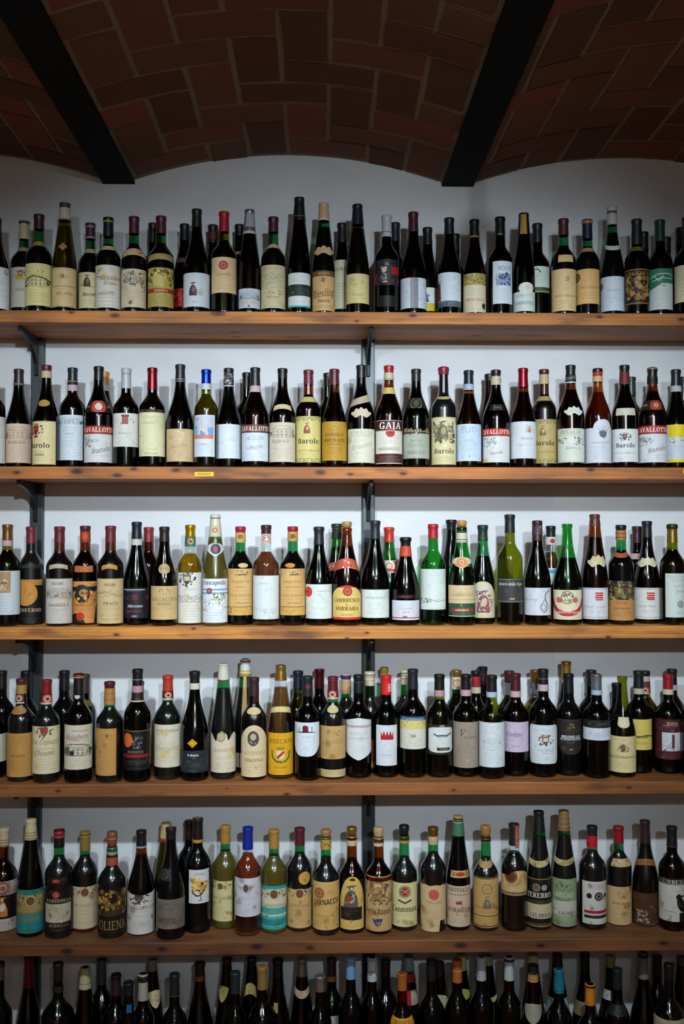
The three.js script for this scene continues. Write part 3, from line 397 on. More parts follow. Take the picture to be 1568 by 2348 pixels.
B(0, 1403.5, 474, 'u', { w: 57, g: 'green', c: '#c4c4c2', cl: 514, n: [[482, 488, '#6a5a34']], L: [[557, 574, '#ccd0c8', 'l|50|70|2|#889', { x0: 1387, x1: 1422, sh: 'cresc' }], [633, 712, '#ccd8e2', 'z|7|26|11|#6a6a3a|#b0a040;t|Fracia|50|40|10|#8a949c|i;l|52|84|4|#98a4ac|66']] }, 'tall white-capped green bottle with white oval collar and plain pale label');
B(0, 1460, 504, 'x', { w: 56, g: 'dgreen', c: '#1a1d1e', cl: 560, L: [[564, 575, '#6a5432', '', {}], [616, 698, '#17130e', 'r|0|0|100|3|#a0723a;r|0|94|100|3|#a0723a;v|12|#a87c3e|1.2;n|14|24|76|60|70|#8a6430|#5a3e1c|#b08a4a;t|Vino Nobile|50|14|8|#c89a50|b']] }, 'black-capped bottle with a black label of ornate gold pattern');
B(0, 1476, 533, 'x', { w: 50, z: 0.06, c: '#101214', cl: 570 }, 'black bottle behind the ornate black and gold labelled one');
B(0, 1513, 506, 'x', { w: 56, g: 'dolive', wine: 'red', c: '#173a28', cl: 552, L: [[615, 709, '#d0d6d4', 'r|0|0|100|36|#2f7a60;a|#2f7a60,x|0,34,60,34,34,46,14,52,0,58;d|#dfe6e2|2.4|20,22,40,14,70,12,98,16;d|#dfe6e2|2.2|26,30,52,24,92,24;d|#dfe6e2|2|30,16,46,30,60,18;n|44|34|30|10|12|#3a8a70|#2a6a54;l|54|92|7|#98a49e|70']] }, 'green-capped bottle with a label turning from green brush strokes to white');
B(0, 1527, 545, 'x', { w: 50, z: 0.06, c: '#101214', cl: 575 }, 'black bottle peeping behind the green-capped bottle with the brush-stroke label');
B(0, 1576, 499, 'x', { w: 60, c: '#141a30', cl: 540, L: [[606, 691, '#dccfae', 'l|30|80|6|#887']] }, 'dark bottle with cream label cut by the picture border at the shelf end');
B(0, 1561, 523, 'x', { w: 50, z: 0.06, c: '#101214', cl: 560 }, 'black-capped bottle behind the last one at the shelf end');

// ---- second shelf
const cavallotto = (dk) => `r|0|0|100|21|${dk};t|CAVALLOTTO|50|11|17|#f0e4d8|B;r|0|21|100|1.5|#444`;
const house = 'b|16|6|66|32|#8a6a5c;t|BAROLO|44|48|11|#6a4c40|s;l|58|58|1|#8a7060|24;l|66|90|6|#8a7262|84';
const ornate = 'v|6|#5c5028;v|94|#5c5028;f|3|#8a7c44|1;p|46|26|24|#8a4a34|#c8a070;t|Barolo|50|54|15|#3c3418|b;t|Riserva Speciale|50|74|7|#b0402c|i;l|82|86|2|#8a7440|70';
B(1, -18, 845, 'x', { w: 58, g: 'olive', cl: 885, c: '#222', L: [[954, 1061, '#d5d4cc', 'l|10|90|8|#776']] }, 'olive bottle with white label cut by the picture border');
B(1, 42.5, 847, 'u', { w: 61, c: '#2c2024', cl: 880, n: [[878, 883, '#6a6460']], L: [[971, 1061, '#cfb79e', house]] }, 'dark bottle with pinkish tan label of an engraved mansion, beside the gold-oval bottle');
B(1, 106, 838, 'u', { w: 60, g: 'dbrown', c: '#5c1c22', cl: 850, n: [[850, 866, '#c8b890']], L: [[916, 932, '#b08a34', 'l|40|60|2|#6a4a10', { x0: 89, x1: 114, sh: 'oval' }], [965, 1065, '#ddcf9a', 'f|2|#7a6a3a|1;c|26|20|22|#3c3020|#c01c20;u|26|34|18|#c81c20;t|Barolo|36|56|16|#3a2c18|b;l|70|72|2|#6a5c38|50|36;t|Cantina|38|77|7|#4a3c20|b;l|84|90|2|#8a7a48;k|5', { x0: 76, x1: 127 }]] }, 'brown bottle with gold shoulder oval and red-crowned crest on yellowed label');
B(1, 166, 844, 'x', { w: 60, c: '#15262a', cl: 873, n: [[873, 875, '#a88a5a'], [875, 882, '#1a1210'], [882, 896, '#c2a8ac']], L: [[951, 1055, '#d3dde4', 'b|14|4|72|16|#5c666c;l|28|34|2|#7a868c|80;t|BAROLO|50|42|5|#6a767c;l|48|70|6|#8a969c|70|36;n|93|58|7|12|5|#16181c;l|84|94|3|#8a969c|80', { x0: 136, x1: 189 }]] }, 'teal-black capped bottle with pink neck strip and white label topped by a villa');
B(1, 226, 841, 'b', { w: 64, g: 'dbrown', c: '#14100f', cl: 872, L: [[918, 945, '#1c1210', 'o|50|50|24|#b02a24;o|50|50|12|#d8ccc4;q|50|50|18|#d86a58|2;r|0|44|22|3|#b0aaa4;r|2|52|20|3|#b0aaa4;r|78|44|22|3|#b0aaa4;r|76|52|20|3|#b0aaa4'], [976, 1060, '#d5d3d2', cavallotto('#a8281e') + ';n|6|28|30|30|30|#8a8a88|#aaa;t|Bricco|34|40|12|#777|i;t|Barolo|58|66|17|#444|i|12;l|82|82|1|#666|50|60']] }, 'red-sealed brown bottle with red lettered band, beside an orange-capped neck');
B(1, 239, 853, 'b', { w: 54, z: 0.075, g: 'dgreen', c: '#d08a14', cl: 882, n: [[882, 896, '#c8c0b4']] }, 'orange-capped bottle with white neck band hidden behind the red-sealed one');
B(1, 289, 845, 'x', { w: 58, c: '#b5b9bc', cl: 890, n: [[856, 858, '#8a8e92']], L: [[947, 1024, '#d9d8d0', 'r|38|8|18|25|#a85044;r|36|5|22|6|#7a3a30;n|14|16|22|16|12|#9a9a98|#bbb;n|58|16|24|16|12|#9a9a98|#bbb;l|46|50|2|#7a7a78|36|44;t|BAROLO|46|60|9|#98837c;l|74|92|4|#8a8a86|66']] }, 'pale grey capped bottle with white label and red castle crest');
B(1, 349, 844, 'x', { w: 59, c: '!#8a2028', cl: 893, n: [[855, 857, '#5a1018']], L: [[938, 945, '#3a1618', '', {}], [945, 1046, '#ded9ae', 'l|10|12|2|#b0ac84|60;t|Ornello|40|24|8|#a8a070|i;n|2|46|14|8|8|#6a6648;l|84|84|1|#7a7650|40;t|MONT.CALVO|46|94|5|#6a6640|n']] }, 'metallic dark red capped bottle with plain pale yellow label to its shoulder');
B(1, 413, 836.6, 'u', { w: 62, g: 'dbrown', c: '#1e2126', cl: 872, n: [[868, 870, '#8a9094'], [873, 875, '#8a9094']], L: [[983, 1058, '#cfb489', 'n|30|6|34|30|30|#e0cca4|#b89a6a|#d8c090;r|14|20|14|12|#c2a474;t|Barolo|46|52|16|#a88a60|i|6;l|62|92|6|#a08458|84']] }, 'brownish bottle with black white-ringed cap and embossed tan label');
B(1, 472.5, 848, 'x', { w: 54, g: 'olive', wine: 'white', c: '!#1438c8', cl: 879, n: [[879, 893, '#c6ced4']], L: [[951, 1047, '#d2dae2', 'r|8|4|84|52|#c3cad6;r|8|26|20|24|#7fb4d8;r|70|30|22|22|#7aa8d8;r|8|48|84|9|#e07a5c;n|36|18|32|32|22|#e0d8d0|#c8c0c4|#e8c8b0;a|#d04030,x|40,40,48,36,46,46;r|40|42|20|8|#5aa0cc;a|#d86a50,x|18,10,30,8,26,14;t|LANGHE|50|70|5|#5a6470;l|76|90|4|#99a4b0|70', { x0: 446, x1: 492 }]] }, 'bright blue capped olive bottle with a colourful blue and orange beach picture');
B(1, 524, 845, 'u', { w: 61, c: '#1e1a1e', cl: 886, n: [[883, 886, '#c0c4c8']], L: [[855, 881, '#4a4448', 'n|4|10|90|80|22|#9a9ca0|#2a2628|#c8ccd0', {}], [972.5, 1051, '#d6dee6', 'o|7|48|8|#6a4038|11;n|2|36|12|24|10|#4a2a24|#a08074;l|8|12|2|#99a4b0|74;t|La Serra|60|46|7|#99a4ae|i;l|74|92|4|#98a4b0|78']] }, 'black bottle with torn silver foil cap and brown-sealed white label');
B(1, 566, 855, 'x', { w: 54, z: 0.075, c: '#0c0e11', cl: 890 }, 'plain black bottle behind the pink-banded one and the torn silver foil');
B(1, 585, 843.5, 'b', { w: 62, g: 'brown', wine: 'red', c: '#1a2226', cl: 884, n: [[884, 899, '#cfa8ac']], L: [[973, 1057, '#d3dbe4', cavallotto('#6a342e') + ';b|34|28|32|14|#a0a8a8;l|46|46|1|#99a|30;t|Langhe|48|62|14|#8a96a0|i|6;l|80|94|3|#99a4b0|80']] }, 'bottle with pink neck band and a brown, white-lettered band over its white label');
B(1, 647.5, 845.5, 'b', { w: 60, g: 'dbrown', c: '#0f1317', cl: 868, L: [[926, 942, '#d0bb8c', 'l|50|50|1|#8a744a', { x0: 628, x1: 667, sh: 'curved' }], [968, 1059, '#d0c4ae', house.replace('#8a6a5c', '#6c625a').replace('#6a4c40', '#6a6058')]] }, 'brown bottle with curved cream collar and grey-beige label of an engraved mansion');
B(1, 707, 849, 'x', { w: 58, g: 'brown', wine: 'red', c: '#6a1a24', cl: 882, n: [[862, 863, '#a05058'], [872, 873, '#a05058']], L: [[909, 922, '#c7b46c', '', {}], [954, 1060, '#d3c67c', ornate]] }, 'dark red capped bottle with ornate yellow label of a small red saint');
B(1, 752, 856, 'x', { w: 52, z: 0.075, c: '#101215', cl: 885 }, 'black bottle behind the gold-labelled one');
B(1, 766.5, 847, 'u', { w: 58, g: 'brown', wine: 'red', c: '#5c1a22', cl: 882, L: [[966, 1056, '#b58a28', 'n|40|6|20|12|14|#8a6a18|#d8b050;t|BAROLO|50|34|12|#6a4c10|b;t|BRUNATE|50|48|12|#5a3c08|b;t|MARCENASCO|50|58|6|#5a3c08;l|68|80|3|#6a4c10|70;l|88|94|2|#d8b050|90']] }, 'maroon-capped bottle with a shiny solid gold label');
B(1, 828, 838, 'b', { w: 62, g: 'dbrown', c: '#121011', cl: 866, L: [[901, 934, '#b8a68c', 'l|50|50|1|#8a7860', { sh: 'sash' }], [935, 958, '#cfc0a4', 'l|60|60|1|#a8987c|60', { x0: 806, x1: 850, sh: 'flower' }], [983, 1061, '#d6d3bc', 't|RINALDI|50|13|17|#b8b698|b;r|0|22|100|1|#a8a688;o|12|34|9|#bcb898;t|Brunate|52|50|18|#a8a48a|i|14;l|70|94|5|#a09c84|84']] }, 'brown bottle with a slanting tan sash on the shoulder above a flower-shaped collar');
B(1, 891.5, 839, 'b', { w: 62, g: 'brown', wine: 'red', c: '#a81c20', cl: 854, n: [[854, 871, '#cfc0a0'], [868, 869, '#4a3a30']], L: [[888, 903, '#d0b460', 'n|30|20|40|60|8|#b89040|#e8d490', {}], [963, 1063, '#dad6c8', 'r|0|0|100|24|#4a201c;t|GAJA|54|13|21|#f4eee4|b;z|54|29|12|#b82c24|#d05a48;o|54|29|6|#8a1814;r|0|24|100|1.4|#c8b898;l|42|52|3|#a8a49a|60;t|BARBARESCO|50|66|9|#6a6058|n;r|0|77|100|21|#4a201c;l|83|94|4|#d8ccb8|76;f|1|#e8e0d0|1.2']] }, 'bottle with brown label bands, big white capitals, a red seal and red cap');
B(1, 954, 847, 'b', { w: 61, g: 'dgreen', c: '#1c2226', cl: 874, L: [[912, 936, '#15191b', 'q|50|50|22|#8a7a58|3;o|50|50|13|#4a4434', {}], [976, 1051, '#a8ac9c', 'r|0|0|100|24|#3a2c1e;n|0|0|100|26|40|#8a6a44|#1a1a1a|#c8b08a;t|BARBARESCO|50|13|16|#c8b48c|b;t|RISERVA|50|46|8|#5a5e54;l|56|64|3|#5a5e54|70;t|BAROLO|50|82|14|#5c6058|s;n|0|46|9|30|10|#b04a20|#c8a020', { sh: 'torn' }]] }, 'dusty black bottle with a ragged torn label and ring emblem on the shoulder');
B(1, 1017, 843, 'x', { w: 57, g: 'dustblack', c: '#8a2226', cl: 858, cs: 'wax', L: [[905, 916, '#b8a868', '', { sh: 'cresc' }], [956, 1065, '#d8cf9e', 'f|3|#b0a25e|1;n|14|12|74|40|70|#7c7458|#a8a07c|#565040;p|48|28|40|#6a6248|#a89c70;n|44|40|30|26|24|#e4dcb8|#d8c878;t|Barolo|52|72|14|#54462c|b;l|84|94|4|#8a8054|84']] }, 'black bottle sealed in red wax with a cream label of an engraved knight');
B(1, 1074.5, 850, 'u', { w: 58, g: 'amber', wine: 'red', c: '#12202a', cl: 880, n: [[880, 894, '#a8b4cc']], L: [[972, 1057, '#c4d6ea', 't|ELIO|50|15|22|#a4b0bc|n;f|2|#d8e4f0|1;t|NEBBIOLO|50|44|5|#8a98a8;l|50|72|5|#90a0b4|70;t|2|52|86|9|#3a4454|n']] }, 'amber bottle with pale blue label and blue-white neck band under a black cap');
B(1, 1137, 849, 'b', { w: 62, g: 'dbrown', c: '#261214', cl: 862, n: [[862, 882, '#c8bca0']], L: [[866, 878, '#c8bca0', 'n|40|10|50|80|8|#1c1a18|#4a443c', { x0: 1124, x1: 1148 }], [927, 941, '#14100f', 'q|50|50|26|#8a8c8c|2;t|DOCG|50|50|40|#a0a4a4|s', { x0: 1124, x1: 1156 }], [982, 1060, '#dcdcda', cavallotto('#b4281c') + ';n|8|28|40|26|34|#9a9a98|#bbb;t|Bricco|36|40|12|#8a8a88|i;t|Barolo|52|72|12|#666|i|8;l|84|94|2|#999|60|60;r|0|88|26|12|#d8c484']] }, 'brown bottle with red lettered band, cream neck band and outlined shoulder oval');
B(1, 1122, 858, 'b', { w: 52, z: 0.07, g: 'brown', c: '#181414', cl: 884 }, 'amber bottle with black cap hiding behind the cream-banded one');
B(1, 1199.5, 845, 'u', { w: 60, g: 'brown', wine: 'red', c: '!#a82436', cl: 887, n: [[857, 858, '#601018']], L: [[966, 1051, '#d5d9dc', 'n|50|10|10|10|6|#d8b050;c|68|22|11|#b8a878|#8ab0cc;r|64|22|8|8|#d06a30;t|Bartolo|62|46|10|#8a9094|i;l|60|66|3|#9aa0a4|70;l|78|94|4|#a8aeb2|74']] }, 'metallic pinkish red capped bottle with white label and orange-blue crest');
B(1, 1247.5, 847.5, 'x', { w: 56, z: 0.155, g: 'dustbrown', c: '#5a161e', cl: 858, n: [[858, 880, '#c0ae80']], L: [[908, 919, '#a8945c', '', {}], [961, 1062, '#b8a468', ornate.replace('#8a4a34', '#7a6440')]] }, 'dusty brown bottle with olive-tan ornate label and cream neck band, tucked slightly behind');
B(1, 1308.5, 838, 'b', { w: 61, g: 'brown', wine: 'red', c: '#13191c', cl: 877, n: [[875, 878, '#c8d0d0']], L: [[858, 874, '#13191c', 't|Rinaldi|50|50|60|#9aa4a4|i|10', {}], [932, 953, '#cdd6c8', 'n|30|20|40|50|8|#7a8a78|#a8b4a4', { x0: 1294, x1: 1334, sh: 'flower' }], [982, 1060, '#d8dcce', 't|RINALDI|50|11|15|#a89468|b;r|0|20|100|1|#8a9a88;n|8|26|30|20|22|#5a6a6a|#8a7a5a;n|58|26|34|22|26|#4a5450|#7a8478;t|BAROLO|56|58|11|#7a848c|n;l|68|94|5|#8a9490|66|56;f|3|#a8b0a0|1']] }, 'amber-brown bottle with black script cap, pale flower collar and greenish white label');
B(1, 1370.5, 845.5, 'b', { w: 60, g: 'amber', wine: 'tea', c: '#1c1012', cl: 852, n: [[852, 862, '#b02a26'], [862, 875, '#c8a86a']], L: [[961, 1061, '#d0d4dc', 'a|#6a6c74,x|52,30,64,24,76,30,74,40,64,42,56,40;d|#3a3c44|1.5|54,24,66,44,76,24;l|18|22|2|#889|30|62;t|LANGHE NEBBIOLO|60|54|5|#778;l|64|90|6|#a0a4ac|84', { sh: 'bump' }]] }, 'clear amber bottle with pale label rising in an arch over a grey leaf');
B(1, 1432, 838, 'b', { w: 60, g: 'dbrown', c: '#141013', cl: 852, n: [[852, 881, '#6a1c26']], L: [[935, 952, '#c8c4b4', 'l|50|50|1|#99957f|50', { x0: 1413, x1: 1455, sh: 'rect' }], [983, 1059, '#d8dcdc', 'c|50|24|13|#3a3430|#b05040;n|28|18|44|8|10|#5a5450|#333;t|Barolo|52|50|18|#3c3a38|b;l|72|74|2|#555|90;l|84|92|3|#aaa|60']] }, 'dark bottle with maroon neck band under black top and blackletter white label');
B(1, 1447, 865, 'x', { w: 54, z: 0.065, g: 'olive', wine: 'white', c: '#1a3a30', cl: 906 }, 'green-capped yellow bottle peeping from behind the maroon-banded one');
B(1, 1496, 843.5, 'b', { w: 64, g: 'brown', wine: 'red', c: '#14100f', cl: 875, n: [[843, 846, '#a86a4a']], L: [[862, 880, '#14100f', 'n|40|10|20|80|10|#c8ccd0|#999', {}], [917, 940, '#2a140e', 'o|62|50|20|#a8241c;o|62|50|9|#8a9a6a;r|4|40|30|4|#b0aaa4;r|2|52|30|4|#b0aaa4'], [975.6, 1060, '#d4d6d8', cavallotto('#a82a22') + ';n|6|28|40|26|40|#8a8e90|#aaa;t|Vignolo|32|40|12|#777|i;t|Barolo|62|64|16|#555|i|12;l|80|90|2|#888|60|56']] }, 'brown bottle with red lettered band and tilted red seal, beside the yellow-squared label');
B(1, 1550, 848, 'u', { w: 60, c: '#15171c', cl: 885, n: [[884, 898, '#b0b4b8']], L: [[973, 1060, '#c5ced8', 'r|28|0|72|33|#e0c800;r|0|92|100|8|#e0c800;n|30|34|64|16|20|#3a3a34|#7a6a3a|#c8b830;t|DOLCETTO|60|58|6|#c0848c;l|66|86|5|#a0a8b4|66|60']] }, 'black bottle with pale label carrying a bright yellow square, at the shelf end');
B(1, 1568, 865, 'x', { w: 52, z: 0.065, c: '#101012', cl: 900 }, 'black bottle behind the yellow-squared one at the shelf end');

// ---- middle shelf
const townie = 'm|20|46|#6c675e|110;b|18|20|60|22|#6c675e;k|3';
const oak = 'n|36|4|40|14|34|#8a7448|#6a5834;r|42|14|26|4|#7a6840;t|Borgoforte|50|34|10|#8a6a38|i;t|Rosso|50|48|9|#8a6a38|i;l|58|58|1|#8a6a38|70;t|Gran Riserva|50|70|10|#8a6a38|i;l|80|80|1|#8a6a38|80;t|Venegazzu|58|90|8|#7a5a2c|i';
B(2, 16.6, 1203, 'x', { w: 57, g: 'olive', wine: 'red', c: '!#9a7440', cl: 1239, n: [[1239, 1252, '#c4a0a4']], L: [[1309, 1410, '#ccd6da', 'r|4|2|56|48|#b08c64;n|14|22|36|24|30|#d8c8a8|#8a6a48|#c8b090;l|58|92|6|#7a868c|60|30']] }, 'gold-capped olive bottle with pink neck band and tan-panelled label');
B(2, 71, 1208, 'x', { w: 60, g: 'dustblack', c: '#74242a', cl: 1246, L: [[1293, 1307, '#141210', 'n|24|10|60|80|14|#4a2a24|#3a2a20', { sh: 'curved' }], [1329, 1431, '#0e0d0d', 'r|0|0|90|13|#c08438;n|4|2|80|9|14|#8a5a24|#e0b070;o|34|32|36|#c88c3c;n|14|20|40|24|14|#d09a4c|#b87c30;t|INFERNO|50|69|11|#c8ae86|b;l|88|96|3|#8a8074|52']] }, 'dusty black bottle with an orange disc and orange bar on its black label');
B(2, 136, 1207.5, 'x', { w: 59, g: 'dustbrown', c: '#6a2228', cl: 1244, L: [[1293, 1307, '#bba98a', 'l|50|60|2|#7a6a50', { x0: 114, x1: 154, sh: 'curved' }], [1327, 1430, '#cac2ba', 't|NEGRI|44|11|8|#5c544c|b;' + townie + ';r|38|37|10|3|#a04a34;t|SASSELLA|48|59|9|#8a4038|b;l|67|72|3|#8a8078|80;l|80|92|3|#a09488|60;k|4|rgba(206,140,60,.3)']] }, 'dusty maroon-capped bottle with greyish label engraved with a hill town');
B(2, 195, 1206, 'x', { w: 58, g: 'brown', wine: 'red', c: '#4a1c20', cl: 1219, n: [[1219, 1243, '#9a3a1c']], L: [[1222, 1238, '#a8401c', 'o|50|50|36|#c84c28', { x0: 187, x1: 202 }], [1296, 1312, '#b8672c', 'n|10|20|80|60|14|#d88a4c|#8a3c1c', { x0: 172, x1: 212, sh: 'torn' }], [1333, 1429, '#cf8c48', 'n|0|2|100|12|16|#b06024|#e0a868;a|#241e24,x|0,14,100,12,82,26,60,20,34,22,10,28;o|40|30|25|#2a2420|28;o|46|28|14|#a88a5c|12;n|4|26|90|30|26|#c0581c|#d8a050|#9a3818;a|#241c1a,x|0,82,20,76,40,84,52,100,0,100;a|#1c1816,x|100,50,88,60,80,100,100,100;o|36|84|13|#b03a1a;t|SASSELLA|42|57|8|#5a3018|b;l|64|70|3|#7a4a24|54|42']] }, 'maroon-capped bottle with a flamboyant orange and black label and torn orange collar');
B(2, 253, 1206, 'x', { w: 59, g: 'dustbrown', c: '#6c262a', cl: 1243, L: [[1294, 1308, '#bc8a3a', 'l|50|50|1|#6a4414|30', { x0: 234, x1: 268, sh: 'curved' }], [1327, 1430, '#cfb684', 't|NEGRI|48|14|8|#5c4c34|b;m|24|42|#8a7852|24;d|#6a5a3c|1|4,34,20,32,34,30,52,33,70,38,96,40;t|FRACIA|52|55|9|#6a5434|b;l|62|68|2|#8a7448|80;n|18|72|12|14|10|#a08858|#7a6438;n|52|74|26|10|12|#b89c68|#a08450;l|90|92|2|#8a7448|60']] }, 'maroon-capped bottle with tan label crossed by a thin mountain line');
B(2, 313, 1197, 'u', { w: 60, c: '#141b28', cl: 1236, n: [[1236, 1250, '#c4c4bc']], L: [[1348, 1418, '#1b1b22', 'r|6|5|70|3|#b8c0c8;l|11|11|1|#98a0a8|64|42;c|44|32|9|#8a2c28|#5a1818;c|4|32|7|#a02c24|#601818;c|88|32|7|#b83424|#601818;t|Sforzato|46|60|12|#d0dce4|I;t|Valtellina|42|76|11|#a82024|I;t|2003|44|93|8|#b8c0c8|b']] }, 'black bottle with white neck band and black label with red crests and lettering');
B(2, 340.6, 1209, 'x', { w: 56, z: 0.085, g: 'brown', wine: 'red', c: '#8a2a30', cl: 1243 }, 'red-capped amber-necked bottle standing behind the black one with red crests');
B(2, 376.5, 1208, 'u', { w: 60, g: 'dbrown', c: '#241a18', cl: 1242, L: [[1292, 1316, '#b8a474', 'q|50|50|36|#8a7648|5;t|DOC|50|50|34|#7a683c|b', { x0: 364, x1: 389, sh: 'oval' }], [1344, 1421, '#ccae78', 'n|34|8|34|16|20|#6a5c44|#8a7a58;l|28|28|1|#7a6848|30;t|VALCALEPIO|50|40|14|#5c4c34|s;t|ROSSO|50|53|13|#5c4c34|s;l|64|70|3|#8a744c|80;l|90|90|1|#8a744c|20']] }, 'dark brown bottle with a round tan shoulder seal and plain tan label');
B(2, 436, 1204, 'x', { w: 57, g: 'clear', wine: 'gold', fl: 1269, c: '!#c89a1c', cl: 1230, n: [[1230, 1253, '#3c6238']], L: [[1231, 1252, '#4a6c44', 'o|50|50|28|#b0b490;o|48|50|16|#b0301c', { x0: 427, x1: 446 }], [1313, 1429, '#d9d6cc', 'c|40|14|22|#3c3a34|#c8b890;l|32|34|2|#8a8478|60;m|42|60|#6c6c68|90;n|10|46|80|12|50|#a4a49e|#8a8a86;l|66|92|6|#a49e8e|80;k|4|rgba(216,190,90,.25)']] }, 'gold-capped bottle of yellow white wine with a black-crested city label');
B(2, 493.3, 1180, 'f', { w: 57, g: 'green', wine: 'olive', c: '#cfc6b0', cl: 1231, n: [[1187, 1189, '#5a5a4c']], L: [[1204, 1230, '#cdbf9e', 'o|46|44|28|#c04c34;o|46|44|12|#d8ccb8;q|46|44|20|#d8a890|4', { x0: 484, x1: 503 }], [1245, 1277, '#d8d8cc', 'n|8|8|84|40|16|#b8a870|#c8c0a0;o|52|42|22|#38385a;o|50|44|13|#a84a40;q|52|42|24|#8a94c0|3', { sh: 'shieldneck' }], [1327, 1428, '#dde2ea', 't|Frascapolla|46|9|13|#3c404c|I;r|0|23|100|12|#7f9fc0;r|0|27|100|4|#e0e8f0;n|4|36|92|20|26|#d8e0e8|#a8b8c8;n|44|32|40|18|34|#5c8a40|#88a850|#d8c050|#44703c;n|8|48|84|10|24|#b05438|#8a3c2c|#c87858;n|30|56|40|6|14|#3c4c8a|#e8e8f0;n|2|62|28|12|24|#5c8030|#c8b83c|#3c5c2c;n|70|60|26|12|24|#6c8a30|#c8a83c;o|32|28|9|#5c2c2c;o|32|28|6|#b8706a;r|0|74|100|26|#dde2ea;l|78|94|4|#7a88a8|74']] }, 'tallest green flute bottle with a shield collar and colourful village label');
B(2, 551, 1207.5, 'x', { w: 58, g: 'green', c: '#a01c24', cl: 1221, n: [[1221, 1244, '#c89a58']], L: [[1222, 1242, '#c89a58', 'o|50|44|26|#8a6428;q|50|44|34|#e0b878|4', { x0: 542, x1: 560, sh: 'shieldneck' }], [1291, 1302, '#cdb070', 'l|50|50|1|#8a7440|40', { x0: 546, x1: 568, sh: 'oval' }], [1304, 1391, '#d3aa6c', oak], [1392, 1411, '#cfa452', 'n|4|10|18|80|12|#4a2c24|#7a3c30;l|40|60|2|#8a6428|60|60']] }, 'red-capped bottle with orange-tan label and cream oval sticker, beside the colourful flute');
B(2, 610, 1204, 'x', { w: 60, g: 'clear', wine: 'pink', fl: 1265, c: '#3c1c20', cl: 1226, L: [[1224, 1247, '#c4b0a4', 'o|46|46|32|#b0483c;q|46|46|22|#e0d8d0|6;a|#e0d8d0,x|30,70,50,20,66,66', { x0: 601, x1: 620 }], [1320, 1420, '#d5dbda', 't|VINO|40|6|3|#777;t|CHIARETTO|42|18|5|#8c9090|n;t|F|48|84|20|#a4a8ae|s;t|RANCIA|68|84|9|#bcc0c6|s;n|6|74|90|20|30|#c8ccd0|#d0d4d8']] }, 'rose wine bottle with brown cap and tall white label');
B(2, 671, 1207.5, 'x', { w: 57, g: 'green', c: '#a01a24', cl: 1219, n: [[1219, 1241, '#c88e48']], L: [[1220, 1240, '#c89450', 'o|50|48|26|#6c5420', { x0: 662, x1: 680, sh: 'shieldneck' }], [1291, 1302, '#c27c34', 'l|50|50|1|#7a4414|40', { x0: 654, x1: 676, sh: 'oval' }], [1304, 1391, '#d3a868', oak.replace('Rosso', 'della Casa') + ';n|66|4|18|6|8|#6a4a20'], [1392, 1411, '#cfa04c', 'l|30|70|3|#8a6428|70']] }, 'red-capped bottle with orange-tan label and orange oval sticker, beside the rose wine');
B(2, 731, 1208, 'u', { w: 61, c: '#1d2126', cl: 1249, n: [[1216, 1218, '#303438']], cs: 'lip', L: [[1340, 1419, '#d5ddd8', 'z|16|22|14|#c02c2c|#e0b8b4;o|16|22|7|#b82424;t|LAMBRUSCO SECCO|66|20|5|#c85c54|n;l|50|56|2|#a8b0ac|40|60;l|68|70|2|#a8b0ac|60;l|86|92|2|#a8b0ac|76']] }, 'matte black capped dark bottle with white label and a round red seal');
B(2, 772, 1201, 's', { w: 58, z: 0.085, g: 'bright', c: '#24301c', cl: 1218, cs: 'wire', n: [[1218, 1236, '#14201a']], L: [[1289, 1316, '#b8584a', 'n|20|20|60|60|14|#e0c8b8|#8a342c', { sh: 'curved' }]] }, 'green wire-hooded bottle with pink collar behind the cork-topped brown one');
B(2, 795, 1196, 's', { w: 65, g: 'brown', wine: 'red', c: '#b08a50', cl: 1210, cs: 'cork', L: [[1280, 1312, '#c4543c', 'n|34|14|32|60|14|#e8d4b8|#8a2418;t|GRAN CAFFE|50|80|16|#f0d0b8|b', { sh: 'curved' }], [1342, 1421, '#dfc06c', 'r|0|0|100|7|#c02c20;z|52|18|12|#a84028|#d87a50;t|LAMBRUSCO|50|44|15|#4c3a14|b;t|DI|50|56|7|#4c3a14|b;t|SORBARA|50|68|15|#4c3a14|b;r|0|93|100|7|#c83424;t|SECONDO|50|86|7|#c0442c|b', { sh: 'arch' }]] }, 'cork-topped brown sparkling bottle with yellow arched label edged in red');
B(2, 860, 1194, 'u', { w: 65, g: 'dgreen', c: '#23272b', cl: 1236, cs: 'lip', L: [[1352, 1417, '#d6dcd6', 't|Grasparossa|50|28|14|#9aa09a|i;l|48|54|2|#9aa09a|50;l|66|68|2|#a8aea8|30;l|82|84|2|#a8aea8|70;f|2|#c8ccb8|1']] }, 'stout black bottle with low white script label in front of the upright');
B(2, 892, 1209, 's', { w: 58, z: 0.085, g: 'bright', wine: 'red', fl: 1290, c: '#c8341c', cl: 1243, L: [[1285, 1313, '#cfc8b4', 'r|6|6|88|88|#c04438;z|50|46|24|#dcd0bc|#c04438;r|10|70|80|20|#b83a30', {}]] }, 'orange-red capped bright green bottle with red and white collar behind the small one');
B(2, 930, 1232, 's', { w: 63, g: 'dbrown', c: '#0c0e12', cl: 1252, cs: 'lip', n: [[1252, 1276, '#bc3c1c']], L: [[1254, 1274, '#c8482c', 'n|30|16|40|66|12|#e08a5c|#a02c14', { x0: 921, x1: 940 }], [1364, 1372, '#0c0809', 't|Rosato|50|50|80|#a01c2c|I', { x0: 912, x1: 950 }], [1377, 1422, '#d2d6e0', 'l|12|28|3|#9aa0b4|70;t|LAMBRUSCO|52|44|9|#c08088|n;t|MODENA|52|60|10|#b8404c|n;r|0|86|100|5|#c02c38;r|42|80|12|9|#7a6030']] }, 'shortest bottle of the row with orange-red neck foil and low white label');
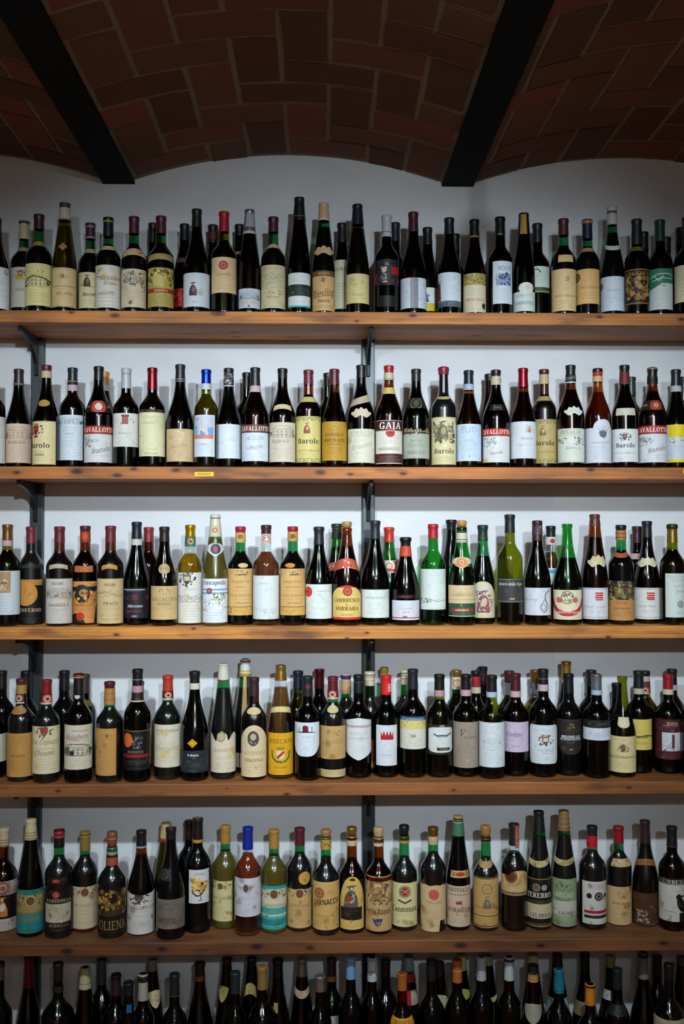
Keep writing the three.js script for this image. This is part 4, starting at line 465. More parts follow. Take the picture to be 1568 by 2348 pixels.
B(2, 993, 1202, 'x', { w: 58, g: 'bright', wine: 'none', c: '#b81c2c', cl: 1234, n: [[1210, 1211, '#8a1018']], L: [[1305, 1398, '#d3ded6', 'l|6|36|7|#a0aca4|44|62;n|4|70|30|12|22|#5c5450|#8a8078;d|#5c4c48|1|2,84,10,74,14,86,26,72,34,84,40,74,60,80,98,76;n|30|70|14|12|10|#8a3428|#5c3c30;n|46|74|50|8|24|#7c746c|#a89888;l|96|96|1|#8a9890|80']] }, 'empty bright green bottle with red cap and white label of a sketched skyline');
B(2, 1035, 1192, 's', { w: 62, z: 0.085, g: 'black', c: '#0f1216', cl: 1215, cs: 'lip' }, 'unlabelled black sparkling bottle behind the cork-topped green one');
B(2, 1058.5, 1193.5, 's', { w: 62, g: 'bright', wine: 'red', fl: 1300, c: '#c0883c', cl: 1208, cs: 'cork', n: [[1208, 1221, '#3c4420'], [1222, 1244, '#cfc9b8'], [1236, 1238, '#3c5c40'], [1241, 1242, '#3c5c40']], L: [[1277, 1304, '#d8d0bc', 'r|0|60|100|7|#b03c34;r|0|76|100|5|#b03c34;o|50|46|24|#d8a878;z|50|46|16|#cf7c4c|#e8c8a0', { sh: 'shieldneck' }], [1342, 1414, '#d8bf94', 'n|10|6|80|12|20|#d8a878|#e8d0a8;t|LAMBRUSCO|50|31|13|#a89468|b;r|4|46|92|1.4|#a08858;r|0|58|100|40|#28523a;n|44|62|14|12|10|#c8b890|#7a5c40;r|14|74|72|10|#b03428;t|AMABILE|50|79|9|#e8d8b8|b;l|89|93|2|#b8c8a8|80;r|0|97|100|3|#d8c8a0']] }, 'cork-topped green sparkling bottle with cream neck ring and cream-and-green label');
B(2, 1107, 1204, 'u', { w: 56, g: 'green', wine: 'red', fl: 1275, c: '#16342a', cl: 1240, cs: 'lip', L: [[1226, 1238, '#1c342a', 'n|30|20|40|60|6|#c8a860', { x0: 1098, x1: 1116 }], [1333, 1417, '#d0c8ac', 'f|2|#c8b468|2;p|52|56|62|#8a5058|#c8b494;n|24|26|20|24|18|#33302c|#5c4c40;n|60|36|24|44|26|#a85c58|#c89890|#7c4440;n|36|48|22|32|18|#ddd4b8|#c8bc98;l|94|94|1|#8a7c58', { sh: 'dome' }]] }, 'dark green bottle with arched cream label of a seated lady in red');
B(2, 1169, 1180, 'x', { w: 58, g: 'olive', wine: 'red', fl: 1345, c: '#1f2328', cl: 1222, L: [[1327, 1382, '#3c3b3b', 'r|0|3|100|1.5|#a8a8a4;r|0|94|100|1.5|#a8a8a4;t|Bianco della Topa|52|22|17|#e4e4e0|i;t|1988|56|84|10|#d8d8d4|I']] }, 'tall matte-capped olive bottle with charcoal label in white script');
B(2, 1232, 1194, 'u', { w: 60, c: '#3a1c22', cl: 1240, L: [[1205, 1226, '#4a343a', 'n|50|0|44|90|12|#a8a8ac|#7a6a70', {}], [1348, 1411, '#d2d8de', 't|Albarossa|26|42|13|#8a929a|i;l|54|54|1|#a0a8b0|40|26;d|#6a727c|3.4|88,8,74,22,72,40,80,62,78,80,68,90;d|#8a929c|2.4|68,90,60,80,62,60,70,44;q|65|70|8|#8a929c|2']] }, 'maroon-capped black bottle with white label and a grey curling S emblem');
B(2, 1263, 1206, 'u', { w: 54, z: 0.085, g: 'clear', wine: 'tea', fl: 1266, c: '#12161a', cl: 1231, n: [[1231, 1249, '#d0d4d4']], L: [[1233, 1248, '#d0d4d4', 'o|62|50|18|#b83424', {}], [1303, 1340, '#cdd5d8', 'r|40|10|60|22|#3c94c0;l|60|90|3|#889', {}]] }, 'pale amber bottle with red-spotted neck label behind the black S-emblem bottle');
B(2, 1300.5, 1201, 's', { w: 65, g: 'bright', wine: 'red', fl: 1279, c: '#16321e', cl: 1216, cs: 'none', L: [[1353, 1421, '#dfd6b4', 'n|30|8|34|34|40|#5a504a|#9a8a74|#c8bca0;q|50|26|16|#8a4a40|2;z|26|34|7|#b04a40|#e0c8b0;z|72|34|7|#b04a40|#e0c8b0;d|#b82838|11|0,34,10,56,24,72,42,80,58,80,78,72,92,56,100,36;t|LAMBRUSCO DI MODENA|50|76|9|#f0dcd0|b;d|#8a1c28|1|0,44,14,70,34,86,50,88,70,86,88,70,100,48;l|94|94|1|#8a7c5c|90']] }, 'uncapped bright green bottle with cream label and a sweeping red banner');
B(2, 1364, 1179.5, 'f', { w: 58, g: 'brown', wine: 'red', fl: 1232, c: '#5c2c20', cl: 1208, L: [[1274, 1301, '#d0c094', 'n|20|20|60|50|10|#c8a04c|#e0d8b8', { x0: 1348, x1: 1389, sh: 'flower' }], [1348, 1420, '#d5d7de', 'r|50|15|24|5|#c83028;r|52|22|22|5|#c83028;r|50|29|24|5|#c83028;r|52|36|22|4|#c83028;l|46|46|1|#99a;t|Pinot Grigio|50|60|13|#a0a4b4|s;l|72|78|3|#99a0b0|70;r|0|93|100|1.5|#a88088;r|0|3|100|1.5|#a88088']] }, 'tall brown bottle with a flower collar and pale label with stacked red bars');
B(2, 1424, 1204, 'x', { w: 58, g: 'green', c: '#131a18', cl: 1216, n: [[1216, 1238, '#b0703a'], [1222, 1224, '#7a4420'], [1231, 1233, '#7a4420']], L: [[1262, 1279, '#a4543a', 'n|20|30|60|40|8|#8a3c28|#c07858', { sh: 'cresc' }], [1332, 1423, '#b8864a', 'r|0|0|100|48|#1f1c1a;n|4|4|92|42|80|#8a743c|#5c4c28|#3a3428|#a88c4c;p|44|24|34|#6c5a30|#a08848;p|74|24|34|#55482a|#8a7440;t|FIOR|50|56|12|#b84a20|b;t|VINO ROSSO|50|70|7|#6a3c18|b;l|78|88|3|#7a5424|84']] }, 'orange-banded bottle with terracotta collar and gold-on-black figure label');
B(2, 1461, 1207, 'x', { w: 54, z: 0.085, g: 'dbrown', c: '#3c1a20', cl: 1245, L: [[1269, 1282, '#c4a098', '', {}]] }, 'maroon-capped bottle with a pinkish collar behind the two shouldered front ones');
B(2, 1483.5, 1195, 'u', { w: 61, g: 'dbrown', c: '#15191e', cl: 1232, L: [[1278, 1301, '#d2c8a4', 'n|20|20|60|50|10|#c8b47c|#e0d8c0', { x0: 1464, x1: 1506, sh: 'flower' }], [1348, 1420, '#d7d9d4', 'r|48|15|24|5|#c83028;r|50|22|22|5|#c83028;r|48|29|24|5|#c83028;r|50|35|22|4|#c83028;l|46|46|1|#99a;t|Pinot Nero|50|58|12|#8a9084|i;l|72|78|3|#99a0a0|70;r|0|93|100|1.5|#a88088;r|0|3|100|1.5|#a88088']] }, 'black-capped dark bottle with flower collar and white label with stacked red bars');
B(2, 1541.7, 1202, 'x', { w: 57, g: 'olive', wine: 'red', c: '!#a8823c', cl: 1245, n: [[1202, 1213, '#16170f']], L: [[1315, 1416, '#cbd6d0', 't|CHARDONNAY|50|8|8|#b8a468;t|VIGNETO|56|16|8|#98a4a0;t|SANTO|54|29|7|#c09868;t|Terre|60|40|9|#8a9690|i;z|62|70|14|#8a9290|#c0c8c4;l|90|92|2|#98a49c|50;f|2|#a8b4ac|1', { x0: 1526, x1: 1572 }]] }, 'gold-necked olive bottle with pale label and a grey medallion, at the shelf end');

// ---- fourth shelf
const rooster = (col) => `r|0|0|100|100|${col};o|50|46|33|#dcae98;o|50|46|13|#2c1c18;q|50|46|24|#b8442c|4;r|0|86|100|14|#d8cdb8`;
B(3, -15, 1580, 'x', { w: 58, yb: 1786, c: '#16181c', L: [[1685, 1749, '#cfc6ac', 'l|20|80|6|#776']] }, 'dark bottle with cream label cut by the picture border');
B(3, 3, 1538, 'x', { w: 58, z: 0.075, g: 'black', c: '#0e1013', cl: 1580 }, 'tall plain black bottle behind the one cut by the picture border');
B(3, 48.5, 1556, 'x', { w: 61, yb: 1796, g: 'dustgreen', c: '#5c2028', cl: 1571, n: [[1571, 1591, '#a8823c']], L: [[1591, 1613, '#5c2a20', rooster('#5c2a20'), { x0: 36, x1: 54 }], [1619, 1637, '#a4773c', 'l|50|50|1|#6a4414|30', { x0: 27, x1: 58, sh: 'oval' }], [1682, 1782, '#bd8a48', 'l|10|24|5|#8a5c28|80;n|0|28|90|5|20|#6a4824|#8a6030;t|CHIANTI|50|52|8|#7a4c1c|b;l|62|88|6|#7a5024|70', { x0: 17, x1: 71 }]] }, 'dusty bottle with a tan oval collar and brown-orange label, beside the red-crested one');
B(3, 59, 1538, 'x', { w: 54, z: 0.075, g: 'black', c: '#0e1012', cl: 1580 }, 'plain black bottle in front of the upright, behind the dusty brown-labelled one');
B(3, 106, 1558, 'x', { w: 61, yb: 1796, g: 'green', c: '#7c1a20', cl: 1592, n: [[1592, 1611, '#18100f'], [1611, 1615, '#cdbfa4']], L: [[1593, 1614, '#7c1a20', rooster('#a82420'), { x0: 97, x1: 117 }], [1666, 1775, '#d9cda8', 'c|44|11|20|#6a5c4c|#b02c24;t|La Capuzzi|50|33|13|#7c6a54|i;n|30|36|30|10|14|#e0c080|#d8b870;l|46|48|2|#8a7c60|60;t|Chianti|46|56|13|#6c5c44|i;l|64|90|6|#8a7a58|84;k|7|rgba(220,170,60,.4)']] }, 'red-capped green bottle with cream label, red crest and rooster neck seal');
B(3, 147, 1537.5, 'x', { w: 58, z: 0.075, g: 'black', c: '#0d0f12', cl: 1585 }, 'black bottle with no label showing, behind the farmhouse-label bottle');
B(3, 180, 1544.6, 'x', { w: 62, yb: 1797, c: '#15120f', cl: 1592, n: [[1544, 1552, '#7a2420'], [1552, 1555, '#b08a50']], L: [[1594, 1603, '#15120f', 'o|50|30|26|#c8c8c4', { x0: 169, x1: 187 }], [1663, 1765, '#cdc5ab', 't|Fattoria Selva|56|13|6|#5c4c44|i;t|Bolgheri|46|27|14|#8c3838|i|4;l|34|36|2|#7a7060|76;b|16|40|66|28|#3c3832;r|26|58|12|10|#2a2622;r|10|50|14|18|#5a5448;d|#2e2a26|1.4|8,48,26,43,60,44,84,49;n|74|52|18|12|14|#3c3832|#6a6458;d|#4a443a|1|4,70,96,68;l|84|90|2|#a89e84|60', {}]] }, 'black-capped bottle with cream label of a stone farmhouse under red script');
B(3, 194, 1546, 'x', { w: 54, z: 0.075, g: 'dgreen', c: '#3c2a1c', cl: 1590, L: [[1606, 1620, '#8a6a38', '', {}]] }, 'bottle with a brown collar just showing behind the farmhouse-label bottle');
B(3, 251, 1562.5, 'x', { w: 60, yb: 1796, g: 'dustgreen', c: '#521a22', cl: 1579, n: [[1579, 1616, '#b0783a'], [1590, 1591, '#8a5420'], [1604, 1605, '#8a5420']], L: [[1671, 1779, '#bd8c4c', 'f|4|#8a6028|1;l|12|30|6|#8a5c28|76;c|62|16|7|#7a5020|#8a3c20;l|38|60|6|#8a5c28|70;l|70|90|5|#8a5c28|60;k|5|rgba(90,50,10,.25)', { x0: 221, x1: 266 }]] }, 'dusty green bottle with a long orange-tan neck band and plain tan label');
B(3, 315, 1534, 'x', { w: 60, yb: 1795, c: '#121315', cl: 1573, n: [[1558, 1560, '#8a8c8c'], [1573, 1588, '#b88a94'], [1588, 1606, '#1c1012'], [1606, 1609, '#c8b8a8']], L: [[1588, 1606, '#a82c34', rooster('#b02a38'), { x0: 306, x1: 323 }], [1675, 1767, '#0d0c0d', 'r|0|1|100|2|#8a6c20;r|94|0|4|86|#a88020;o|20|25|17|#d0682c|20;n|34|14|30|30|34|#55525a|#3a383e|#77747c;t|RODANO|44|54|9|#8a8270|b;r|0|60|84|8|#96181c;l|76|84|4|#8a8c8c|76;l|96|96|1|#8a6c20|80']] }, 'black bottle with an orange sun and grey grapes on black, pink neck band');
B(3, 318, 1562, 'x', { w: 58, z: 0.075, g: 'dgreen', c: '#101214', cl: 1592 }, 'dark bottle whose shoulder shows behind the orange sun label');
B(3, 384.5, 1548.5, 'x', { w: 60, yb: 1791, g: 'green', c: '#b03a1c', cl: 1585, n: [[1557, 1559, '#8a2410'], [1585, 1601, '#1c1410'], [1601, 1605, '#cdbfa4']], L: [[1586, 1604, '#201410', rooster('#7a2418'), { x0: 376, x1: 394 }], [1662, 1760, '#d5cdb4', 't|Castello di Monsanto|50|14|9|#6a5c48|i;n|14|18|10|8|8|#7a7060;l|42|46|2|#8a7c60|70;m|50|62|#8a7c60|40;l|74|88|4|#8a7c60|76;k|8|rgba(214,170,80,.42)']] }, 'orange-red capped bottle with stained cream label and rooster seal');
B(3, 446, 1539, 'u', { w: 64, yb: 1792, g: 'dolive', wine: 'red', c: '#17181a', cl: 1567, cs: 'lip', n: [[1539, 1545, '#6a2a2a'], [1567, 1581, '#cdc8b4']], L: [[1694, 1715, '#c89410', 'o|50|50|12|#d8a830', { x0: 430, x1: 453, sh: 'diamond' }], [1722, 1772, '#20272b', 't|Il Bosco|46|20|14|#dce4e8|N;t|2006|48|34|6|#8a949a;t|Syrah|34|48|8|#c07c2c|n;l|56|72|4|#8aa0a8|74;t|Cortona|44|90|9|#a86a34|n']] }, 'black bottle with a yellow diamond and slate label, white neck band');
B(3, 512, 1522, 'f', { w: 57, yb: 1788, g: 'green', c: '#cbc6b8', cl: 1559, n: [[1522, 1527, '#a88a64'], [1559, 1561, '#8a2c24']], L: [[1676, 1772, '#d6cab0', 'o|42|14|15|#b8a684|17;q|42|14|13|#8a7a58|2;t|Brandolini|56|46|12|#a08a64|i|4;l|62|68|3|#9a8c6c|70;l|76|90|5|#a09270|80;k|6|rgba(206,150,50,.3)', { sh: 'scallop' }]] }, 'white-capped green flute bottle with a scalloped cream label and medallion');
B(3, 562, 1511.5, 'f', { w: 55, z: 0.085, g: 'green', wine: 'red', fl: 1578, c: '#c8ccc4', cl: 1545, n: [[1511, 1519, '#5c4430'], [1537, 1551, '#b89c50'], [1541, 1543, '#e0d8b8'], [1547, 1549, '#7a6428']], L: [[1552, 1640, '#b89a60', 'n|10|4|80|92|20|#8a6c38|#d0b880', { x0: 556, x1: 566 }], [1727, 1760, '#c4baa0', 'l|20|80|4|#776', {}]] }, 'tall flute with a long cream neck strip behind the portrait-label bottle');
B(3, 582, 1553, 'x', { w: 58, yb: 1790, g: 'dustbrown', c: '#3c1c24', cl: 1596, L: [[1622, 1638, '#c8b684', 'l|50|50|1|#8a7648|40', { x0: 568, x1: 596, sh: 'oval' }], [1663, 1782, '#d8c39a', 'n|34|6|30|6|12|#a89468;o|48|26|17|#4c443c|22;o|48|23|9|#b8a888|10;n|40|30|16|10|12|#c8b898|#7a6c58;t|GATTINARA|50|54|9|#b0976a|b;t|SPANNA|50|68|9|#8a7448|b;l|76|92|4|#a89064|80;k|4', { sh: 'arch' }]] }, 'dusty maroon-capped bottle with cream label of a round portrait');
B(3, 643.5, 1525, 'f', { w: 57, yb: 1788, g: 'clear', wine: 'tea', fl: 1577, c: '!#a8823c', cl: 1560, n: [[1534, 1536, '#7a5820'], [1559, 1561, '#9a3428']], L: [[1620, 1638, '#cfbd84', 'n|40|30|20|40|8|#a8844c;l|86|86|1|#b0442c|70', { sh: 'curved' }], [1681, 1777, '#d8a018', 't|MOSCATO|50|20|15|#8a6408|N;d|#2f6a34|5|22,44,24,58,36,68,50,70;d|#2f6a34|5|78,44,76,58,64,68,50,70;a|#d8c8a0,x|36,42,64,42,62,58,50,64,38,58;d|#b02c20|7|42,58,58,46;r|38|34|24|7|#a87c20;n|42|64|18|8|10|#c04428|#d8c060;t|ASTI DOC|50|82|7|#8a5c08|b;l|90|94|2|#a87a10|70']] }, 'gold-capped amber flute with bright yellow label and green wreath shield');
B(3, 683, 1538, 'x', { w: 56, z: 0.08, g: 'olive', wine: 'white', fl: 1590, c: '#121a28', cl: 1584 }, 'navy-capped olive bottle behind the yellow-labelled amber flute');
B(3, 705, 1550, 'x', { w: 58, yb: 1791, c: '#1c1e20', cl: 1597, L: [[1569, 1580, '#1c1e20', 'o|56|50|26|#7a1830', { x0: 697, x1: 713 }], [1657, 1735, '#d6dce4', 'r|40|12|18|18|#6a1420;r|42|9|12|6|#7c1c28;a|#2a1418,x|8,31,40,27,60,27,92,31,60,30;r|28|14|2|14|#2a2024;r|68|12|2|16|#3a2024;r|20|18|1.5|10|#8a3c44;t|Le Rote|52|42|8|#c4a0a8;l|54|58|2|#a8b0bc|40;l|74|80|2|#b0b8c4|20', { x0: 676, x1: 731, sh: 'shield' }]] }, 'black bottle with a white shield label showing a small dark red tower');
B(3, 732, 1534, 'x', { w: 56, z: 0.08, g: 'dolive', wine: 'red', c: '!#5c1c24', cl: 1579 }, 'metallic maroon capped bottle behind the tower-shield bottle');
B(3, 763, 1551, 'x', { w: 59, yb: 1788, g: 'dustgreen', c: '#601a24', cl: 1583, n: [[1560, 1562, '#8a3440'], [1583, 1600, '#5c1a20'], [1600, 1603, '#c8baa0']], L: [[1584, 1602, '#701c24', rooster('#8a2424'), { x0: 753, x1: 772 }], [1617, 1634, '#c0ae7c', 'l|50|50|1|#8a7648|40', { x0: 752, x1: 774, sh: 'oval' }], [1665, 1741, '#bf9a60', 'n|26|12|46|16|26|#8a6c40|#a8854c;t|Chianti|50|48|20|#a07c48|i;l|66|88|5|#8a6a38|60;k|5|rgba(90,50,10,.25)'], [1765, 1782, '#c2a878', 'l|40|60|2|#8a7448|80']] }, 'dusty maroon-capped bottle with worn tan label, small oval and a second strip below');
B(3, 793, 1545, 'x', { w: 56, z: 0.08, g: 'dustgreen', c: '#c0a684', cl: 1549, n: [[1549, 1558, '#1c2c60'], [1558, 1591, '#b89468']], L: [] }, 'tan-necked bottle with a dark blue ring behind the hexagonal white label');
B(3, 822, 1547, 'x', { w: 60, yb: 1787, c: '#13161a', cl: 1590, n: [[1564, 1565, '#555a5e']], L: [[1646, 1744, '#d5d6d6', 'r|2|18|96|4|#b0a09a;d|#a05c5c|1|4,24,40,22,86,24;t|ROCCA DI|52|38|9|#b4b8ba|b;t|MONTEGROSSI|52|49|7|#a4a8ac;l|58|80|5|#c0c4c6|40;f|1|#c8b08c|1', { sh: 'hex' }]] }, 'black bottle with a large white hexagonal label');
B(3, 847.6, 1540, 'x', { w: 58, z: 0.085, g: 'dustgreen', c: '#cdbf9e', cl: 1573, n: [[1547, 1549, '#3c4c60'], [1551, 1553, '#8a8a84'], [1560, 1561, '#b09a80']], L: [[1696, 1762, '#8a3a24', 'n|0|4|100|92|20|#c8a040|#5c1c14|#a87c30', {}]] }, 'cream striped cap bottle between the hexagonal label and the red cap');
B(3, 885.5, 1548, 'x', { w: 57, yb: 1784, c: '#d01c20', cl: 1594, n: [], L: [[1562, 1592, '#d01c20', 't|SIRO|80|50|30|#f0d8d4|N|90', { x0: 876, x1: 895 }], [1663, 1756, '#d2d6dc', 'u|52|25|54|#b01c24;d|#8a1018|1|24,35,80,35;n|26|28|54|6|10|#c82c30|#8a1018;t|Oltreo|50|74|9|#a0a4b0|i;l|81|81|1|#b0b4c0|50', { x0: 863, x1: 909 }]] }, 'bright red capped black bottle with white label and a red crown');
B(3, 881, 1530, 'x', { w: 54, z: 0.075, g: 'dustgreen', c: '#7a6a24', cl: 1545, n: [[1545, 1549, '#c07a4c']] }, 'olive-gold capped bottle directly behind the bright red capped one');
B(3, 930, 1536, 'x', { w: 56, z: 0.08, g: 'green', c: '#c8b89a', cl: 1570, n: [[1543, 1545, '#3c4450'], [1549, 1550, '#3c4450'], [1556, 1557, '#a06a48']] }, 'cream striped cap and green neck beside the slate-black cap, mostly hidden');
B(3, 946.5, 1534, 'x', { w: 60, yb: 1784, g: 'dgreen', c: '#1a2028', cl: 1581, L: [[1643, 1718, '#d4d2c0', 'r|0|0|100|13|#2c4a70;t|Il Carbonaione|50|8|11|#d8dce4|i;r|0|13|100|27|#d8c878;n|6|15|88|22|30|#c8b860|#e8dc98|#b8a048;n|28|18|18|8|8|#b83024;n|62|20|20|8|8|#b83024;t|19|50|60|14|#7a5c5c|b;t|98|53|61|7|#9a3c34|b;d|#8a8a74|1|66,76,72,72,76,78;l|82|88|2|#a8a890|80']] }, 'slate-capped bottle whose label has a blue band over a yellow strip');
B(3, 1007.5, 1546, 'x', { w: 57, yb: 1784, g: 'olive', wine: 'red', c: '#101410', cl: 1583, n: [[1583, 1597, '#b98a90']], L: [[1662, 1731, '#24221c', 'z|58|10|9|#8a6c4c|#c09a70'], [1668, 1726, '#d3dad6', 'd|#3c4444|4|24,28,36,34,52,32,66,34,84,26;t|Castelli|52|36|14|#5c6464|i;l|48|48|1|#7a8484|30;l|62|62|1|#7a8484|90;l|70|72|2|#98a4a0|50;r|34|80|46|12|#3a2c28;t|RISERVA|57|86|8|#b8a898', { x0: 983, x1: 1036, sh: 'plaque' }]] }, 'olive bottle with pink band and a white plaque on a black label');
B(3, 1047, 1536, 'x', { w: 54, z: 0.08, g: 'bright', wine: 'red', fl: 1592, c: '!#a88a4c', cl: 1553, n: [[1553, 1581, '#cfc8b4']], L: [[1556, 1580, '#d0b8a0', 'q|50|46|34|#c05c34|8;n|40|30|20|30|6|#3c3c34', { x0: 1038, x1: 1057 }]] }, 'bright green bottle with gold top and orange-ringed neck label behind the grey-label one');
B(3, 1068, 1546, 'x', { w: 61, yb: 1784, g: 'dolive', wine: 'red', c: '#11120f', cl: 1582, n: [[1582, 1596, '#c09aa0']], L: [[1656, 1761, '#98897a', 't|V|40|24|20|#4c423a|i;t|Lumera|66|33|9|#5c5048|i;l|46|46|1|#6c6056|14;l|54|66|3|#6c6056|76;n|46|78|14|8|8|#b8a080;t|Y|54|86|12|#c0a860|i']] }, 'black-capped olive bottle with a grey-taupe script label');
B(3, 1091, 1538, 'x', { w: 54, z: 0.085, g: 'dolive', c: '#191012', cl: 1552, n: [[1552, 1576, '#981c24'], [1576, 1590, '#c4bca4']] }, 'bottle with a black-topped cap, red band and cream ring behind the taupe label');
B(3, 1107, 1528.6, 'x', { w: 54, z: 0.06, g: 'black', c: '#24141c', cl: 1570 }, 'tall dark maroon cap behind the red and cream ringed neck');
B(3, 1127.5, 1548, 'x', { w: 59, yb: 1786, g: 'olive', wine: 'red', fl: 1640, c: '#1c1216', cl: 1587, n: [[1548, 1551, '#7a4a34'], [1587, 1599, '#a8bcc4']], L: [[1657, 1760, '#d3dadc', 'l|10|14|2|#a8b0b4|80;q|50|42|26|#b8c0c4|1.5;b|30|34|40|14|#aab2b6;l|54|60|2|#b0b8bc|40;l|70|88|4|#b0b8bc|66;f|2|#c0c8cc|1']] }, 'black-capped olive bottle with pale blue band and faint white label');
B(3, 1168, 1538, 'x', { w: 54, z: 0.08, g: 'clear', wine: 'red', c: '#481820', cl: 1566 }, 'maroon-capped bottle behind the lilac-labelled one');
B(3, 1182, 1544, 'x', { w: 59, yb: 1781, g: 'dbrown', c: '#481a20', cl: 1585, n: [[1585, 1599, '#c8a4a8']], L: [[1656, 1725, '#c6b6cc', 't|Cedro|46|42|19|#5c3c5c|s;l|56|62|2|#8a6a8c|70;t|riserva|50|80|8|#7a5c7c|i']] }, 'maroon-capped bottle with a lilac label in dark purple lettering');
B(3, 1228, 1536, 'x', { w: 56, z: 0.08, g: 'clear', wine: 'white', fl: 1600, c: '!#a06a34', cl: 1566, n: [[1566, 1580, '#4c5c58']] }, 'twisted gold-foil capped pale bottle behind the cut-corner label');
B(3, 1245.5, 1534, 'x', { w: 62, yb: 1783, c: '#14171a', cl: 1570, n: [[1556, 1558, '#6a5c2c'], [1570, 1585, '#c4a8ac']], L: [[1663, 1752, '#d3dadc', 't|BRUNELLO|50|14|11|#b8c2c8|b;l|22|24|2|#b0bac0|60;c|56|40|17|#5c4c3c|#d8c8b4;n|42|32|10|14|10|#a06a34|#3c3430;n|60|32|10|14|10|#a06a34|#3c3430;t|CAPRILI|56|65|10|#a8b4bc|b;t|RISERVA|56|73|4|#7a8488;l|82|92|3|#b0bac0|70;f|3|#b8c2c8|1', { sh: 'cut' }]] }, 'black bottle with white cut-corner label and brown twin lions crest');
B(3, 1298.6, 1516.6, 'u', { w: 60, z: 0.075, g: 'black', c: '!#b8883c', cl: 1560, n: [[1560, 1567, '#b89098']] }, 'shiny gold capped tall bottle behind the black-shield label');
B(3, 1303.5, 1544.6, 'x', { w: 60, yb: 1782, g: 'black', c: '#0e1010', cl: 1590, L: [[1650, 1730, '#26221f', 'f|2|#4a443c|1;n|38|12|24|16|16|#8a6c28|#b89440;l|32|32|1|#8a7c5c|70;t|BRUNELLO|50|50|11|#d8dce0|N;t|DI MONTALCINO|50|57|8|#d0d4d8|N;l|64|68|2|#a8acb0|40;t|2001|50|86|5|#b8bcc0|N', { x0: 1278, x1: 1333, sh: 'shield' }]] }, 'black-capped bottle with a dark brown shield label and gold emblem');
B(3, 1356, 1536, 'x', { w: 56, z: 0.075, g: 'black', c: '#15191a', cl: 1575 }, 'black bottle directly behind the silver-capped one');
B(3, 1368, 1546, 'x', { w: 62, yb: 1786, c: '!#9aa4ac', cl: 1583, n: [[1546, 1552, '#5c3428'], [1583, 1594, '#a4bcc8']], L: [[1652, 1670, '#15191a', 't|LAVIGNA|70|50|36|#6a7478|i', {}], [1670, 1698, '#cfd6de', 't|GUIDALB|72|58|42|#a4aab4|s;t|il|34|36|26|#c87c84|i']] }, 'silver-capped black bottle with a narrow white label band');
B(3, 1427, 1550, 'u', { w: 60, yb: 1785, g: 'olive', wine: 'red', fl: 1650, c: '#2c1c12', cl: 1563, cs: 'none', L: [[1645, 1669, '#d3c8a0', 'n|38|20|24|30|8|#c8b080;f|4|#b8a878|2', { x0: 1417, x1: 1442, sh: 'shield' }], [1689, 1772, '#d8c68e', 'l|8|10|2|#b0a068|60;c|52|34|13|#4c443c|#8a5048;n|16|34|72|3|10|#5c5244;t|MONTERAPPONI|52|58|10|#6c5c48|b;l|68|88|5|#a8986c|80']] }, 'olive burgundy bottle with a small cream shield and cream-yellow crest label');
B(3, 1414, 1566, 'x', { w: 48, z: 0.075, g: 'black', c: '#121417', cl: 1600 }, 'small dark neck behind the olive bottle with the cream shield');
B(3, 1464.5, 1538, 'x', { w: 58, z: 0.125, c: '#14201c', cl: 1579, n: [[1579, 1592, '#b8b090']], L: [[1650, 1720, '#d5c060', 'l|14|18|2|#a8943c|60;l|32|32|1|#8a7a30|10|46;d|#3a3420|3|10,58,30,54,50,57,74,53,96,56;t|Cavarzio|50|57|14|#3c3418|I;t|SCANSANO|50|78|12|#8a7c34|s']] }, 'green-black capped bottle with a strong yellow label with black script');
B(3, 1479, 1538, 'x', { w: 56, z: 0.062, g: 'olive', wine: 'white', fl: 1600, c: '#121212', cl: 1551, n: [[1551, 1563, '#c0a4ac'], [1563, 1592, '#5c2c24']], L: [[1576, 1591, '#a83c2c', rooster('#a83424'), { x0: 1472, x1: 1488 }]] }, 'olive bottle with pink ring and red rooster seal behind the yellow label');
B(3, 1532, 1546, 'x', { w: 62, yb: 1782, c: '#981424', cl: 1581, n: [[1581, 1593, '#c8c4a4']], L: [[1650, 1742, '#4a1c22', 't|ROSSO|62|10|9|#d8ccb0|s;t|DI MONTALCINO|58|16|5|#c8bca4|n;l|21|21|1|#a89484|80;t|2000|62|28|4|#c8b8a4;r|32|33|56|46|#c3ccd0;r|60|38|8|34|#6a3034;n|34|62|50|16|30|#7a8488|#4c5458|#98a4a8;n|58|56|14|12|8|#8a3c40;l|88|94|2|#6a4448|60']] }, 'crimson-capped bottle with a maroon label framing a tall tower');
B(3, 1541, 1534, 'x', { w: 56, z: 0.07, g: 'black', c: '#121416', cl: 1571, n: [[1571, 1583, '#b8b0c0']] }, 'black-capped bottle with a pale lilac ring behind the crimson-capped one');
B(3, 1592, 1552, 'x', { w: 60, c: '#101010', yb: 1783, L: [] }, 'dark bottle mostly outside the picture at the shelf end');

